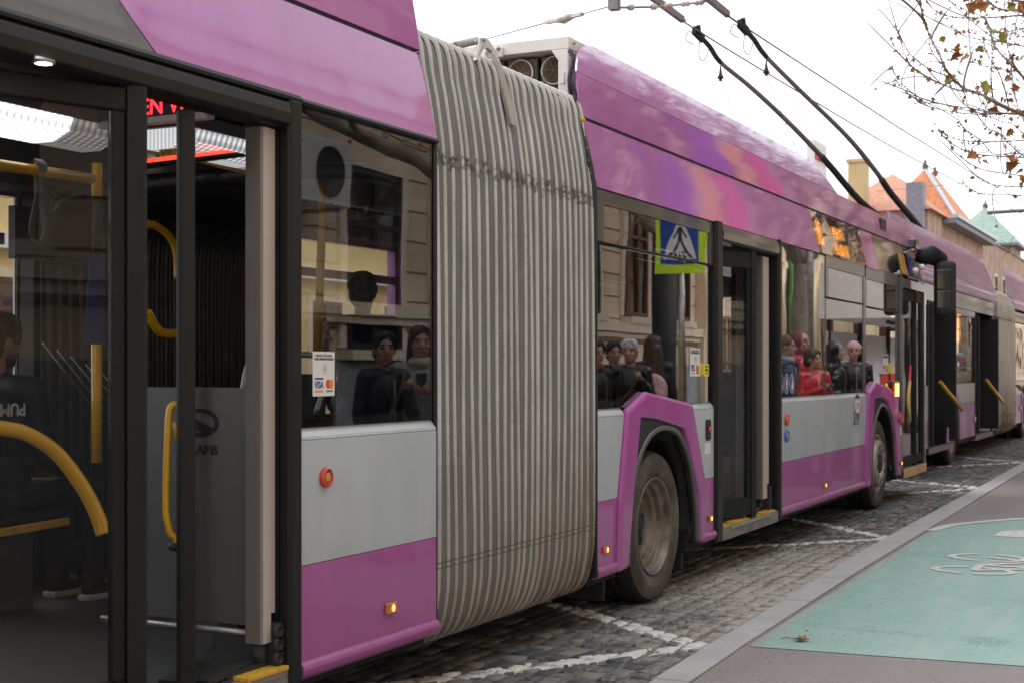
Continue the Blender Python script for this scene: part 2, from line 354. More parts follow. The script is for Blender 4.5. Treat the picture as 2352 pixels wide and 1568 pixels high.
# ================================================================== SETTING
def structure(o): o['kind'] = 'structure'; return o
KR = [(-10, -.95), (4, -.80), (6.23, -.746), (7.35, -.707), (8.6, -.675), (11.7, -.575), (14.3, -.55), (17.6, -.53), (23.7, -.456), (40, -.2), (60, .2)]
KA = [(-10, -1.08), (4, -.965), (6.3, -.924), (7.36, -.882), (10.5, -.816), (14.9, -.769), (21.6, -.688), (40, -.42), (60, 0)]
def road_material(name):
    m, nt, b = nodes(name)
    g = N(nt, 'ShaderNodeNewGeometry')
    base = N(nt, 'ShaderNodeValToRGB'); e = base.color_ramp.elements
    e[0].position = 0; e[0].color = (.034, .039, .048, 1); e[1].position = 1; e[1].color = (.25, .235, .22, 1)
    x = e.new(.55); x.color = (.070, .071, .074, 1)
    nt.links.new(g.outputs['Random Per Island'], base.inputs[0])
    c = mixc(nt, M(nt, 'MULTIPLY', noise(nt, 55, 6, rough=.7), .55), base.outputs[0], (.13, .125, .12))
    tc = N(nt, 'ShaderNodeTexCoord'); sp = N(nt, 'ShaderNodeSeparateXYZ'); nt.links.new(tc.outputs['Object'], sp.inputs[0])
    X, Y = sp.outputs[0], sp.outputs[1]
    gy = N(nt, 'ShaderNodeMapRange'); nt.links.new(Y, gy.inputs[0])
    gy.inputs['From Min'].default_value = .45; gy.inputs['From Max'].default_value = -.72; gy.inputs['To Min'].default_value = 0; gy.inputs['To Max'].default_value = 1
    # sandy dust: thick against the kerb in the middle of the bay, streaky elsewhere
    gx = N(nt, 'ShaderNodeMapRange'); nt.links.new(M(nt, 'ABSOLUTE', M(nt, 'SUBTRACT', X, 9.8)), gx.inputs[0])
    gx.inputs['From Min'].default_value = .6; gx.inputs['From Max'].default_value = 3.0; gx.inputs['To Min'].default_value = .17; gx.inputs['To Max'].default_value = -.05
    dn = M(nt, 'ADD', M(nt, 'MULTIPLY', noise(nt, 2.6, 8, stretch=(.45, 1, 1), rough=.7), .6), M(nt, 'MULTIPLY', noise(nt, 30, 7, stretch=(.35, 1, 1), rough=.75), .75))
    f = M(nt, 'ADD', M(nt, 'ADD', dn, M(nt, 'MULTIPLY', gy.outputs[0], .22)), gx.outputs[0])
    dust = ramp(nt, f, .76, (0, 0, 0), 1.0, (.9, .9, .9))
    c = mixc(nt, dust, c, ramp(nt, noise(nt, 90, 3), .3, (.33, .305, .265), .7, (.52, .485, .43)))
    # worn zig-zag stop marking
    V = [((7.20, -.68), (8.35, .98)), ((7.22, -.66), (4.6, 1.02)), ((12.52, -.63), (13.9, .75)), ((12.5, -.60), (10.6, 1.1)),
         ((18.35, -.56), (19.4, 1.2)), ((18.35, -.56), (16.6, .5)), ((23.7, -.46), (25.0, 1.0)), ((23.7, -.46), (21.4, .95))]
    acc = None
    for (ax, ay), (bx, by) in V:
        L = math.hypot(bx - ax, by - ay); dx, dy = (bx - ax) / L, (by - ay) / L
        px, py = M(nt, 'SUBTRACT', X, ax), M(nt, 'SUBTRACT', Y, ay)
        t = M(nt, 'ADD', M(nt, 'MULTIPLY', px, dx), M(nt, 'MULTIPLY', py, dy))
        d = M(nt, 'ABSOLUTE', M(nt, 'SUBTRACT', M(nt, 'MULTIPLY', px, dy), M(nt, 'MULTIPLY', py, dx)))
        k = M(nt, 'MULTIPLY', M(nt, 'LESS_THAN', d, .066), M(nt, 'MULTIPLY', M(nt, 'GREATER_THAN', t, -.05), M(nt, 'LESS_THAN', t, L)))
        acc = k if acc is None else M(nt, 'MAXIMUM', acc, k)
    wear = ramp(nt, M(nt, 'ADD', M(nt, 'MULTIPLY', noise(nt, 14, 8, rough=.75), .8), M(nt, 'MULTIPLY', g.outputs['Random Per Island'], .22)), .30, (0, 0, 0), .44, (1, 1, 1))
    c = mixc(nt, M(nt, 'MULTIPLY', acc, M(nt, 'MULTIPLY', wear, .93)), c, ramp(nt, noise(nt, 30, 6), .3, (.60, .58, .54), .7, (.78, .76, .72)))
    nt.links.new(c, b.inputs['Base Color']); b.inputs['Roughness'].default_value = .72
    bump(nt, b, noise(nt, 45, 8, rough=.7), .55, .006); MATS[name] = m
road_material('setts')
pm('joint_dirt', (.19, .165, .135), .95, var=.4, scale=25, bmp=.6, bscale=60, dirt=(.05, .045, .038), dscale=5)
pm('far_ground', (.10, .098, .095), .9, var=.2, scale=2)
pm('kerb_stone', (.42, .41, .405), .8, var=.10, scale=3, bmp=.25, bscale=140, dirt=(.33, .29, .24), dscale=4, dlo=.55, dhi=.85)

# road of setts ---------------------------------------------------------------
mb = MB(); rr = random.Random(3); y = -1.0; row = 0
while y < 2.7:
    wdt = rr.uniform(.088, .125); x = 2.2 + rr.uniform(0, .12)
    while x < 33:
        L = rr.uniform(.085, .15)
        if x > 17: L *= 1.25
        yo = .012 * math.sin(x * 1.3 + row) + .006 * math.sin(x * 4.1 + row * 2)
        kerb = interp(x + L / 2, KR)
        if y + yo + wdt < kerb + .01: x += L; continue
        ya, yb = y + yo, y + yo + wdt
        g = .008; j = lambda s=.011: rr.uniform(-s, s); h = rr.uniform(-.009, .005)
        lo = [(x + g + j(), max(ya + g + j(), kerb)), (x + L - g + j(), max(ya + g + j(), kerb)), (x + L - g + j(), yb - g + j()), (x + g + j(), yb - g + j())]
        cx, cy = sum(p[0] for p in lo) / 4, sum(p[1] for p in lo) / 4
        mid = [(lerp(px, cx, .03), lerp(py, cy, .03), h - .0035 + j(.0015)) for px, py in lo]
        top = [(lerp(px, cx, .14), lerp(py, cy, .14), h + j(.002)) for px, py in lo]
        vs = [(px, py, -.02) for px, py in lo] + mid + top + [(cx, cy, h + .0025)]
        fs = [(i, (i + 1) % 4, (i + 1) % 4 + 4, i + 4) for i in range(4)] + [(i + 4, (i + 1) % 4 + 4, (i + 1) % 4 + 8, i + 8) for i in range(4)] + [(8 + i, 8 + (i + 1) % 4, 12) for i in range(4)]
        mb.add(vs, fs, True); x += L
    y += wdt; row += 1
structure(mb.build('road', 'setts'))
mb = MB(); mb.add([(-10, -1.2, -.013), (34, -1.2, -.013), (34, 9, -.013), (-10, 9, -.013)], [(0, 1, 2, 3)])
structure(mb.build('road_bed', 'joint_dirt'))
mb = MB(); mb.add([(-400, -400, -.05), (600, -400, -.05), (600, 400, -.05), (-400, 400, -.05)], [(0, 1, 2, 3)])
structure(mb.build('ground', 'far_ground'))
# kerb ------------------------------------------------------------------------
mb = MB(); x = -4.4
while x < 58:
    L = 1.18 + rr.uniform(-.25, .12); g = .004; dz = rr.uniform(-.003, .003)
    a0, a1, b0, b1 = interp(x + g, KA), interp(x + L - g, KA), interp(x + g, KR), interp(x + L - g, KR)
    mb.prism_z([(x + g, a0 + .008), (x + L - g, a1 + .008), (x + L - g, b1), (x + g, b0)], -.1, .012 + dz); x += L
structure(mb.build('kerb', 'kerb_stone', bevel=.006))
# pavement ----------------------------------------------------------------------
def asphalt(name, c0, c1, grit, green=False):
    m, nt, b = nodes(name)
    c = mixc(nt, ramp(nt, noise(nt, 60, 4, rough=.7), .4, (0, 0, 0), .6, (.7, .7, .7)), ramp(nt, noise(nt, 160, 3), .3, c0, .7, c1), tuple(q * .85 for q in c0))
    c = mixc(nt, ramp(nt, noise(nt, 1.1, 7, stretch=(.35, 1, 1), rough=.6), .4, (0, 0, 0), .75, (.5, .5, .5)), c, grit)
    c = mixc(nt, ramp(nt, noise(nt, 6, 8, rough=.7), .52, (0, 0, 0), .76, (.62, .62, .62)), c, grit)
    if green:
        tc = N(nt, 'ShaderNodeTexCoord'); sp = N(nt, 'ShaderNodeSeparateXYZ'); nt.links.new(tc.outputs['Object'], sp.inputs[0])
        X, Y = sp.outputs[0], sp.outputs[1]
        # scuffed border along the kerb
        ed = M(nt, 'ADD', M(nt, 'SUBTRACT', Y, M(nt, 'MULTIPLY', X, .0165)), 1.045)
        f = ramp(nt, M(nt, 'ADD', M(nt, 'MULTIPLY', ed, 3.2), M(nt, 'MULTIPLY', noise(nt, 9, 8, rough=.7), .8)), .18, (0, 0, 0), .55, (.9, .9, .9))
        c = mixc(nt, f, c, (.36, .31, .26))
        # worn streaks and tyre tracks along the lane
        wv = ramp(nt, noise(nt, 2.2, 9, stretch=(.5, 2.4, 1), rough=.72), .46, (0, 0, 0), .72, (.75, .75, .75)); c = mixc(nt, wv, c, (.44, .50, .46))
        wv = ramp(nt, noise(nt, 1.7, 9, stretch=(1.6, .35, 1), rough=.75), .52, (0, 0, 0), .74, (.6, .6, .6)); c = mixc(nt, wv, c, (.20, .32, .285))
        wv = ramp(nt, noise(nt, 22, 6, rough=.7), .55, (0, 0, 0), .72, (.55, .55, .55)); c = mixc(nt, wv, c, (.29, .33, .30))
        # dark scuff patch and hairline crack
        dd = M(nt, 'ADD', M(nt, 'POWER', M(nt, 'MULTIPLY', M(nt, 'SUBTRACT', X, 7.95), 5.5), 2), M(nt, 'POWER', M(nt, 'MULTIPLY', M(nt, 'ADD', Y, 2.0), 6.5), 2))
        f = M(nt, 'MULTIPLY', M(nt, 'SUBTRACT', 1, dd, clamp=True), ramp(nt, noise(nt, 45, 6, rough=.7), .42, (0, 0, 0), .6, (1, 1, 1)))
        c = mixc(nt, M(nt, 'MULTIPLY', f, .8), c, (.085, .21, .18))
        cr = M(nt, 'ABSOLUTE', M(nt, 'ADD', M(nt, 'SUBTRACT', X, 7.98), M(nt, 'MULTIPLY', M(nt, 'SUBTRACT', noise(nt, 5, 4), .5), .22)))
        f = M(nt, 'MULTIPLY', M(nt, 'LESS_THAN', cr, .0045), M(nt, 'MULTIPLY', M(nt, 'LESS_THAN', Y, -1.17), M(nt, 'GREATER_THAN', Y, -1.72)))
        c = mixc(nt, M(nt, 'MULTIPLY', f, .75), c, (.07, .10, .09))
    sp_ = M(nt, 'GREATER_THAN', noise(nt, 38, 2), .735)
    c = mixc(nt, M(nt, 'MULTIPLY', sp_, .5), c, (.42, .38, .33))
    nt.links.new(c, b.inputs['Base Color']); b.inputs['Roughness'].default_value = .88
    bump(nt, b, noise(nt, 190, 3), .5, .004); MATS[name] = m
asphalt('asphalt', (.21, .178, .172), (.34, .305, .295), (.31, .285, .265))
asphalt('green_paint', (.245, .41, .365), (.35, .545, .485), (.38, .45, .42), True)
mb = MB(); xs = [-10, 4, 6.3, 7.36, 10.5, 14.9, 21.6, 40, 60]
mb.add([(x, interp(x, KA), .004) for x in xs] + [(x, -14, .004) for x in xs], [(i, i + 1, i + 1 + len(xs), i + len(xs)) for i in range(len(xs) - 1)])
structure(mb.build('pavement', 'asphalt'))
# green cycle lane: lower edge, kerb side, curved upper end
left = [(7.26, -.915), (7.7, -.9), (8.2, -.89), (9, -.88), (10.2, -.853), (11.5, -.842), (12.4, -.826), (13.1, -.822)]
curve = [(13.16, -.828), (13.3, -.85), (13.5, -.88), (13.72, -.92), (14.0, -1.05), (14.3, -1.22), (14.64, -1.46), (14.9, -1.75), (15.1, -2.2), (15.2, -2.9)]
mb = MB(); poly = left + curve + [(15.2, -3.0), (7.43, -3.0), (7.37, -2.27), (7.31, -1.61)]
mb.add([(x, y_, .0075) for x, y_ in poly], [tuple(range(len(poly)))])
structure(mb.build('cycle_lane', 'green_paint'))
pm('road_white', (.62, .60, .565), .8, var=.1, scale=20, dirt=(.34, .37, .34), dscale=14, dlo=.52, dhi=.8, bmp=.3, bscale=150)
def strip(pts, wd, z, mb):
    pts = [Vector((p[0], p[1], 0)) for p in pts]; n = len(pts); vs = []
    for i, p in enumerate(pts):
        t = (pts[min(i + 1, n - 1)] - pts[max(i - 1, 0)]).normalized(); nn = Vector((-t.y, t.x, 0)) * wd / 2
        vs += [(p.x + nn.x, p.y + nn.y, z), (p.x - nn.x, p.y - nn.y, z)]
    mb.add(vs, [(2 * i, 2 * i + 1, 2 * i + 3, 2 * i + 2) for i in range(n - 1)])
mb = MB(); strip([(p.x, p.y) for p in spline([(x, y_, 0) for x, y_ in curve], 4)], .11, .012, mb)
structure(mb.build('lane_edge_line', 'road_white'))
mb = MB()
def ring(cx, cy, rx, ry, wd, a0=0, a1=360):
    strip([(cx + rx * math.cos(R(a)), cy + ry * math.sin(R(a))) for a in [a0 + (a1 - a0) * k / 40 for k in range(41)]], wd, .012, mb)
ring(10.70, -1.55, .175, .27, .065, 12, 168); ring(10.70, -1.55, .175, .27, .065, 186, 350)
ring(11.47, -1.55, .20, .27, .065, 20, 172); ring(11.47, -1.55, .20, .27, .065, 190, 352)
for p, q in (((10.70, -1.56), (11.02, -1.56)), ((10.70, -1.56), (11.0, -1.98)), ((11.02, -1.56), (11.0, -1.98)), ((11.0, -1.98), (11.35, -1.9)), ((11.02, -1.56), (11.36, -1.92)), ((11.47, -1.55), (11.34, -2.02)), ((11.34, -2.02), (11.24, -2.1)), ((11.0, -1.98), (10.93, -2.1))):
    strip([p, q], .062, .0125 + rr.random() * .0004, mb)
structure(mb.build('cycle_symbol', 'road_white'))
mb = MB(); mb.add([(x, y_, .012) for x, y_ in ((12.96, -1.396), (12.98, -1.52), (12.98, -2.6), (13.36, -2.6), (13.36, -1.60), (13.62, -1.60), (13.40, -1.40))], [tuple(range(7))])
structure(mb.build('lane_arrow', 'road_white'))

# leaves and litter on the ground ------------------------------------------------
pm('leaf_brown', (.27, .105, .05), .7, var=.35, scale=30); pm('leaf_gold', (.42, .31, .05), .7, var=.3, scale=30); pm('leaf_rust', (.40, .165, .055), .65, var=.4, scale=14); pm('leaf_green', (.27, .24, .04), .65, var=.3, scale=14)
def leaf_shape(mb, c, ax, up, s, curl=.25):
    ax = ax.normalized(); side = ax.cross(up).normalized(); up = side.cross(ax)
    pr = [(-.05, 0), (.1, .25), (.05, .55), (.32, .36), (.45, .7), (.6, .34), (1.05, 0), (.6, -.34), (.45, -.7), (.32, -.36), (.05, -.55), (.1, -.25)]
    vs = [c + ax * a * s + side * b * s + up * (curl * s * (abs(b) * 1.1 + (a - .4) ** 2 * .7)) for a, b in pr]; vs.append(c + ax * .3 * s)
    mb.add(vs, [(i, (i + 1) % 12, 12) for i in range(12)])
def ground_leaf(name, label, p, s, mat, rz, stem=True):
    mb = MB(); a = Vector((math.cos(rz), math.sin(rz), .02)); leaf_shape(mb, Vector((0, 0, .004)), a, Vector((0, 0, 1)), s, .35)
    if stem: mb.tube([Vector((0, 0, .006)), -a * s * .5 + Vector((.008, 0, .012)), -a * s * .95 + Vector((0, 0, .004))], .0022, 5)
    o = mb.build(name, mat); o.location = p; tag(o, label, 'leaf')
ground_leaf('fallen_leaf', 'curled reddish brown dead leaf with a stalk on the green cycle lane', (7.52, -1.09, .009), .085, 'leaf_brown', 4.6)
ground_leaf('fallen_leaf', 'yellow leaf lying on the dark setts beside the front wheel', (15.33, -.17, .006), .10, 'leaf_gold', 4.4, False)
ground_leaf('fallen_leaf', 'small yellow leaf lying on the setts against the kerb', (15.05, -.49, .006), .07, 'leaf_gold', 5.2, False)
mb = MB(); mb.box(-.011, .011, -.007, .007, 0, .008); o = mb.build('cork_scrap', 'yellow_mark', bevel=.002); o.location = (7.82, -1.075, .008); o.rotation_euler.z = .6
tag(o, 'tiny tan scrap of litter on the green cycle lane near the dead leaf', 'litter')
mb = MB(); rr2 = random.Random(11)
for _ in range(170):
    x = rr2.uniform(6.5, 13); ya = interp(x, KA); y_ = ya - abs(rr2.gauss(0, .22)) + .01; s = rr2.uniform(.002, .0045)
    mb.ell((x, y_, .009), (s * 1.2, s, s * .7), 6, 4)
pm('grit_stone', (.38, .33, .27), .9, var=.3, scale=80)
tag(mb.build('grit', 'grit_stone'), kind='stuff')

# ------------------------------------------------------------------ buildings
pm('stucco_beige', (.84, .68, .49), .85, var=.08, scale=1.5, bmp=.1, bscale=60, dirt=(.42, .30, .20), dscale=1.2, dlo=.5, dhi=.85)
pm('stucco_light', (.84, .72, .56), .85, var=.08, scale=2)
pm('plinth', (.34, .35, .37), .85, var=.12, scale=3)
pm('groove', (.22, .16, .11), .9, var=.1)
pm('wood_brown', (.16, .07, .035), .5, var=.3, scale=8, stretch=(4, 4, 1))
pm('wood_green', (.03, .10, .075), .5, var=.2)
pm('drape_green', (.10, .24, .06), .8, var=.2)
pm('tile_orange', (.62, .24, .11), .8, var=.25, scale=9, bmp=.3, bscale=14, dirt=(.40, .13, .07), dscale=2)
pm('tile_red', (.54, .24, .15), .8, var=.3, scale=6, dirt=(.33, .23, .17), dscale=2.2, dlo=.45, dhi=.75)
pm('slate', (.22, .21, .24), .6, var=.2, scale=8)
pm('zinc', (.50, .54, .60), .45, var=.12, scale=6, metal=.2)
pm('copper_green', (.24, .34, .27), .65, var=.2, scale=2.5, dirt=(.36, .42, .34), dscale=3)
pm('brick_yellow', (.55, .42, .22), .85, var=.25, scale=14)
pm('old_wall', (.50, .33, .24), .9, var=.2, scale=2, dirt=(.13, .09, .075), dscale=1.6, dlo=.42, dhi=.8, stretch=(1, 1, .4))
pm('yellow_wall', (.86, .68, .33), .85, var=.08, scale=1)
pm('white_trim', (.85, .84, .82), .7, var=.06)

def window_unit(parent, x, y, z0, z1, wd, face, frame='wood_brown', depth=.18):
    """face: -1 the window looks to -y, +1 to +y"""
    mb = MB(); s = face; f = .07
    for a, b, c, d in ((x - wd / 2, x + wd / 2, z0, z0 + f), (x - wd / 2, x + wd / 2, z1 - f, z1), (x - wd / 2, x - wd / 2 + f, z0 + f, z1 - f), (x + wd / 2 - f, x + wd / 2, z0 + f, z1 - f), (x - .04, x + .04, z0 + f, z1 - f), (x - wd / 2 + f, x - .04, z0 + (z1 - z0) * .68, z0 + (z1 - z0) * .68 + .06), (x + .04, x + wd / 2 - f, z0 + (z1 - z0) * .68, z0 + (z1 - z0) * .68 + .06)):
        mb.box(a, b, min(y + s * .01, y + s * .08), max(y + s * .01, y + s * .08), c, d)
    w_ = mb.build('window', frame, parent)
    mb = MB(); mb.box(x - wd / 2 + .03, x + wd / 2 - .03, min(y - s * .02, y + s * .03), max(y - s * .02, y + s * .03), z0 + .03, z1 - .03); mb.build('pane', 'glossy_black', w_)
    mb = MB(); mb.box(x - wd / 2 - .12, x + wd / 2 + .12, min(y, y + s * .2), max(y, y + s * .2), z0 - .14, z0 - .02)
    mb.box(x - wd / 2 - .16, x - wd / 2 - .01, min(y, y + s * .06), max(y, y + s * .06), z0, z1 + .16); mb.box(x + wd / 2 + .01, x + wd / 2 + .16, min(y, y + s * .06), max(y, y + s * .06), z0, z1 + .16)
    mb.box(x - wd / 2 - .01, x + wd / 2 + .01, min(y, y + s * .06), max(y, y + s * .06), z1 + .01, z1 + .16)
    mb.build('surround', 'stucco_light', w_); return w_
# beige building behind the pavement, seen mirrored in the bus windows
bb = thing('apartment_building', 'beige stucco building with tall wooden windows reflected in the bus windows', 'building', (0, 0, 0))
mb = MB(); mb.box(-14, 28, -16, -6.4, 0, 8.2); mb.build('wall', 'stucco_beige', bb)
mb = MB(); mb.box(-14, 28, -6.397, -6.33, 0, 1.55); mb.build('plinth', 'plinth', bb)
mb = MB()
for z in (1.95, 2.35, 2.75, 3.15, 3.55, 3.95, 4.4, 5.0): mb.box(-14, 28, -6.398, -6.394, z - .012, z + .012)
mb.build('joint_lines', 'groove', bb)
mb = MB(); mb.box(-14, 28, -6.40, -6.22, 2.12, 2.28); mb.box(-14, 28, -6.40, -6.28, 2.02, 2.11); mb.box(-14, 28, -6.40, -6.1, 5.1, 5.35); mb.box(-14, 28, -6.42, -5.8, 8.0, 8.4); mb.build('cornice', 'stucco_light', bb)
i = 0; x = 1.0
while x < 27:
    if 14 < x < 16: x += 2.35; i += 1; continue
    window_unit(bb, x, -6.4, 2.42, 4.5, 1.05, 1, 'wood_brown' if i % 3 else 'wood_green')
    window_unit(bb, x, -6.4, 5.8, 7.6, 1.05, 1)
    x += 2.35; i += 1
mb = MB(); mb.prism_x([(-8, 8.4), (-5.75, 8.4), (-12, 11.2), (-16, 11.2)], -14, 28); mb.build('roof', 'tile_red', bb)
window_unit(bb, 15.35, -6.4, 1.72, 3.95, 1.25, 1, 'rubber')
nb = thing('apartment_building', 'taller pale building farther along the pavement reflected in the front windows', 'building')
mb = MB(); mb.box(28.02, 150, -16, -6.2, 0, 12.5); mb.build('wall', 'stucco_beige', nb)
mb = MB(); mb.box(28.02, 150, -6.198, -6.0, 4.6, 4.9); mb.box(28.02, 150, -6.198, -5.6, 12.1, 12.6); mb.build('cornice', 'stucco_light', nb)
x = 31.0
while x < 125:
    window_unit(nb, x, -6.2, 1.5, 3.9, 1.3, 1); window_unit(nb, x, -6.2, 5.6, 7.8, 1.3, 1, 'wood_green'); window_unit(nb, x, -6.2, 9.0, 11.2, 1.3, 1); x += 3.6
# air conditioner on that wall
ac = thing('air_conditioner', 'white outdoor air conditioning unit on the beige wall mirrored in the window by the bellows', 'air conditioner', (13.45, -6.0, 3.32))
mb = MB(); mb.box(-.55, .55, -.2, .17, 0, .74); mb.build('casing', 'white', ac, bevel=.02)
mb = MB(); mb.lathe([(.25, .172), (.28, .20), (.285, .172)], (.10, 0, .37)); mb.lathe([(.001, .175), (.25, .175)], (.10, 0, .37)); mb.build('fan_grille', 'ink', ac)
mb = MB(); mb.box(-.556, -.552, -.15, .12, .06, .68); mb.build('side_louvre', 'ink', ac)
mb = MB(); mb.box(-.4, -.36, -.4, .15, -.05, -.001); mb.box(.36, .4, -.4, .15, -.05, -.001); mb.build('bracket', 'steel', ac)
# pedestrian crossing sign, mirrored in the second window
ps = thing('pedestrian_crossing_sign', 'blue pedestrian crossing sign on fluorescent yellow backing mirrored in the bus window', 'road sign', (17.3, -2.95, 0))
mb = MB(); mb.tube([(0, 0, 0), (0, 0, 3.75)], .04, 10); mb.build('post', 'steel', ps)
m, nt, b = nodes('fluo'); b.inputs['Base Color'].default_value = (.62, .85, .02, 1); b.inputs['Roughness'].default_value = .5; MATS['fluo'] = m
pm('sign_blue', (.01, .06, .33), .4, var=.03)
mb = MB(); mb.box(-.055, -.045, -.33, .33, 2.68, 3.72); mb.build('backing_board', 'fluo', ps)
mb = MB(); mb.box(-.062, -.0555, -.26, .26, 2.80, 3.6); mb.build('blue_panel', 'sign_blue', ps)
mb = MB(); mb.prism_x([(-.23, 2.86), (.23, 2.86), (0, 3.46)], -.068, -.0625); mb.build('triangle', 'white', ps)
mb = MB()
for k in range(5): mb.prism_x([(-.17 + k * .075, 2.87), (-.13 + k * .075, 2.87), (-.10 + k * .05, 2.96), (-.125 + k * .05, 2.96)], -.071, -.0685)
mb.lathe([(.001, -.0705), (.03, -.0705)], (0, .0, 3.32), axis='x', seg=16)
for p in ([(-.03, 3.27), (.03, 3.27), (.035, 3.1), (-.035, 3.1)], [(-.035, 3.1), (0, 3.1), (-.09, 2.93), (-.12, 2.93)], [(0, 3.1), (.035, 3.1), (.12, 2.93), (.085, 2.93)], [(.03, 3.27), (.03, 3.22), (.09, 3.12), (.10, 3.14)], [(-.03, 3.27), (-.10, 3.14), (-.09, 3.12), (-.03, 3.22)]): mb.prism_x(p, -.0725, -.0685)
mb.build('walking_figure', 'ink', ps)
# bus stop shelter, mirrored near the front door
sh = thing('bus_shelter', 'pale bus stop shelter with dark rails mirrored in the windows before the front door', 'bus shelter', (0, 0, 0))
mb = MB(); mb.box(32.7, 43, -4.9, -4.84, .25, 2.35); mb.build('back_panel', 'white_trim', sh)
mb = MB(); mb.box(32.5, 43.3, -4.95, -3.3, 2.62, 3.9); mb.build('fascia', 'white_trim', sh)
mb = MB()
for z in (2.38, 2.53): mb.tube([(32.6, -3.4, z), (43.2, -3.4, z)], .05, 8)
for x in (32.7, 36, 39.5, 43): mb.box(x - .05, x + .05, -4.83, -4.73, 0, 2.62)
mb.build('frame', 'dark_grey', sh)
mb = MB(); mb.box(38.5, 40.6, -4.83, -4.80, .5, 1.35); mb.build('advert_panel', 'sticker_red', sh)
mb = MB(); mb.box(33.6, 38, -4.7, -4.3, .45, .5); mb.build('bench', 'wood_brown', sh)
mb = MB(); mb.prism_y([(34.1, 1.6), (35.0, 2.2), (34.95, 3.0), (35.15, 5.0), (34.2, 5.0)], -6.12, -6.05); tag(mb.build('hanging_drape', 'drape_green'), 'long green drape hanging on the beige wall mirrored beside the middle door', 'drape')
# unseen banners and mast, added to put coloured patches into the roof panel reflections
pm('banner_purple', (.14, .02, .50), .7, var=.05); pm('banner_orange', (.95, .45, .10), .7, var=.05); pm('banner_pink', (.9, .05, .25), .7, var=.05)
bm_ = thing('banner_mast', 'grey mast with a cross beam carrying coloured street banners, mirrored in the roof panels', 'mast')
mb = MB(); mb.tube([(24.2, -3.05, 0), (24.2, -3.05, 6.6)], .06, 10); mb.build('post', 'steel', bm_)
mb = MB(); mb.tube([(18.6, -3.05, 6.45), (24.3, -3.05, 6.45)], .03, 8); mb.build('beam', 'steel', bm_)
for label, mat, pts in (('violet street banner hanging at the near end of the mast beam', 'banner_purple', [(18.9, 4.35), (20.9, 4.2), (21.2, 6.4), (18.9, 6.4)]),
                        ('orange street banner hanging between the violet and the pink one', 'banner_orange', [(21.3, 4.2), (22.4, 4.15), (22.5, 6.4), (21.4, 6.4)]),
                        ('pink street banner hanging beside the mast post', 'banner_pink', [(22.7, 4.1), (24.0, 4.05), (24.0, 6.4), (22.7, 6.4)])):
    mb = MB(); mb.prism_y(pts, -3.06, -3.04); tag(mb.build('banner', mat), label, 'banner', 'street banners mirrored in the purple panels')

# ---- far side of the street
def hip(mb, x0, x1, y0, y1, z0, z1, rx0, rx1, ry):
    vs = [(x0, y0, z0), (x1, y0, z0), (x1, y1, z0), (x0, y1, z0), (rx0, ry, z1), (rx1, ry, z1)]
    mb.add(vs, [(0, 1, 5, 4), (1, 2, 5), (2, 3, 4, 5), (3, 0, 4), (3, 2, 1, 0)])
ob = thing('tiled_roof_house', 'old house with orange tiled roof, tall hipped turret roof and yellow brick chimney', 'house')
mb = MB(); mb.box(82.2, 104, 11.2, 22, 0, 10.45); mb.build('wall', 'old_wall', ob)
mb = MB(); hip(mb, 81.8, 99, 10.9, 17.2, 10.45, 13.15, 86.6, 97, 14); mb.build('roof', 'tile_red', ob)
mb = MB(); hip(mb, 89.3, 99.6, 10.7, 16, 10.5, 14.05, 91.7, 95.2, 13); mb.build('turret_roof', 'tile_orange', ob)
mb = MB(); mb.obox((89.3, 10.7, 10.55), (91.7, 13, 14.08), .25, .12); mb.build('ridge_flashing', 'zinc', ob)
for p in ((91.7, 13, 14.0), (95.2, 13, 14.0)): mb = MB(); mb.lathe([(.16, 0), (.22, .25), (.08, .35), (.12, .5), (.02, .62)], p, axis='z', seg=10); mb.build('finial', 'wood_brown', ob)
mb = MB(); mb.box(87, 104.5, 10.4, 11.15, 10.1, 10.4); mb.build('eaves', 'slate', ob)
mb = MB(); mb.box(87, 104.5, 10.25, 10.65, 10.42, 10.62); mb.build('gutter', 'zinc', ob)
mb = MB(); mb.box(81.2, 82.6, 14.55, 15.45, 9.5, 13.2); mb.box(81.1, 82.7, 14.45, 15.55, 13.21, 13.4); mb.build('chimney', 'brick_yellow', ob)
mb = MB(); mb.box(81.2, 82.2, 11.3, 12.2, 7.5, 11.9); mb.build('clad_shaft', 'slate', ob)
for k in range(5): window_unit(ob, 84.5 + k * 4.3, 11.2, 6.4, 8.9, 1.3, -1)
gb = thing('copper_roof_house', 'house with pale green copper pyramid roof and stained brown walls at the street end', 'house')
mb = MB(); mb.box(108, 160, 12.4, 26, 0, 11.4); mb.box(129.3, 135.7, 12.3, 17.7, 11.41, 12.1); mb.build('wall', 'old_wall', gb)
mb = MB(); hip(mb, 128.7, 136.3, 11.8, 18.3, 12.35, 15.9, 132.7, 133.3, 15); mb.build('turret_roof', 'copper_green', gb)
mb = MB(); mb.lathe([(.2, 0), (.28, .3), (.1, .5), (.02, .9)], (133, 15, 15.8), axis='z', seg=10); mb.build('finial', 'wood_brown', gb)
mb = MB(); hip(mb, 107.5, 128.6, 12.2, 21, 11.42, 14.4, 112, 126, 16.5); hip(mb, 136.4, 160, 12.2, 21, 11.42, 14.4, 139, 158, 16.5); mb.build('roof', 'copper_green', gb)
mb = MB(); mb.box(128.6, 136.4, 11.7, 18.4, 12.12, 12.34); mb.build('cornice', 'slate', gb)
for k in range(9): window_unit(gb, 110 + k * 4.8, 12.4, 6.2, 8.9, 1.4, -1)
yh = thing('yellow_house', 'yellow house with white mouldings seen through the bus across the street', 'house')
mb = MB(); mb.box(15, 48, 14, 24, 0, 6.0); mb.build('wall', 'yellow_wall', yh)
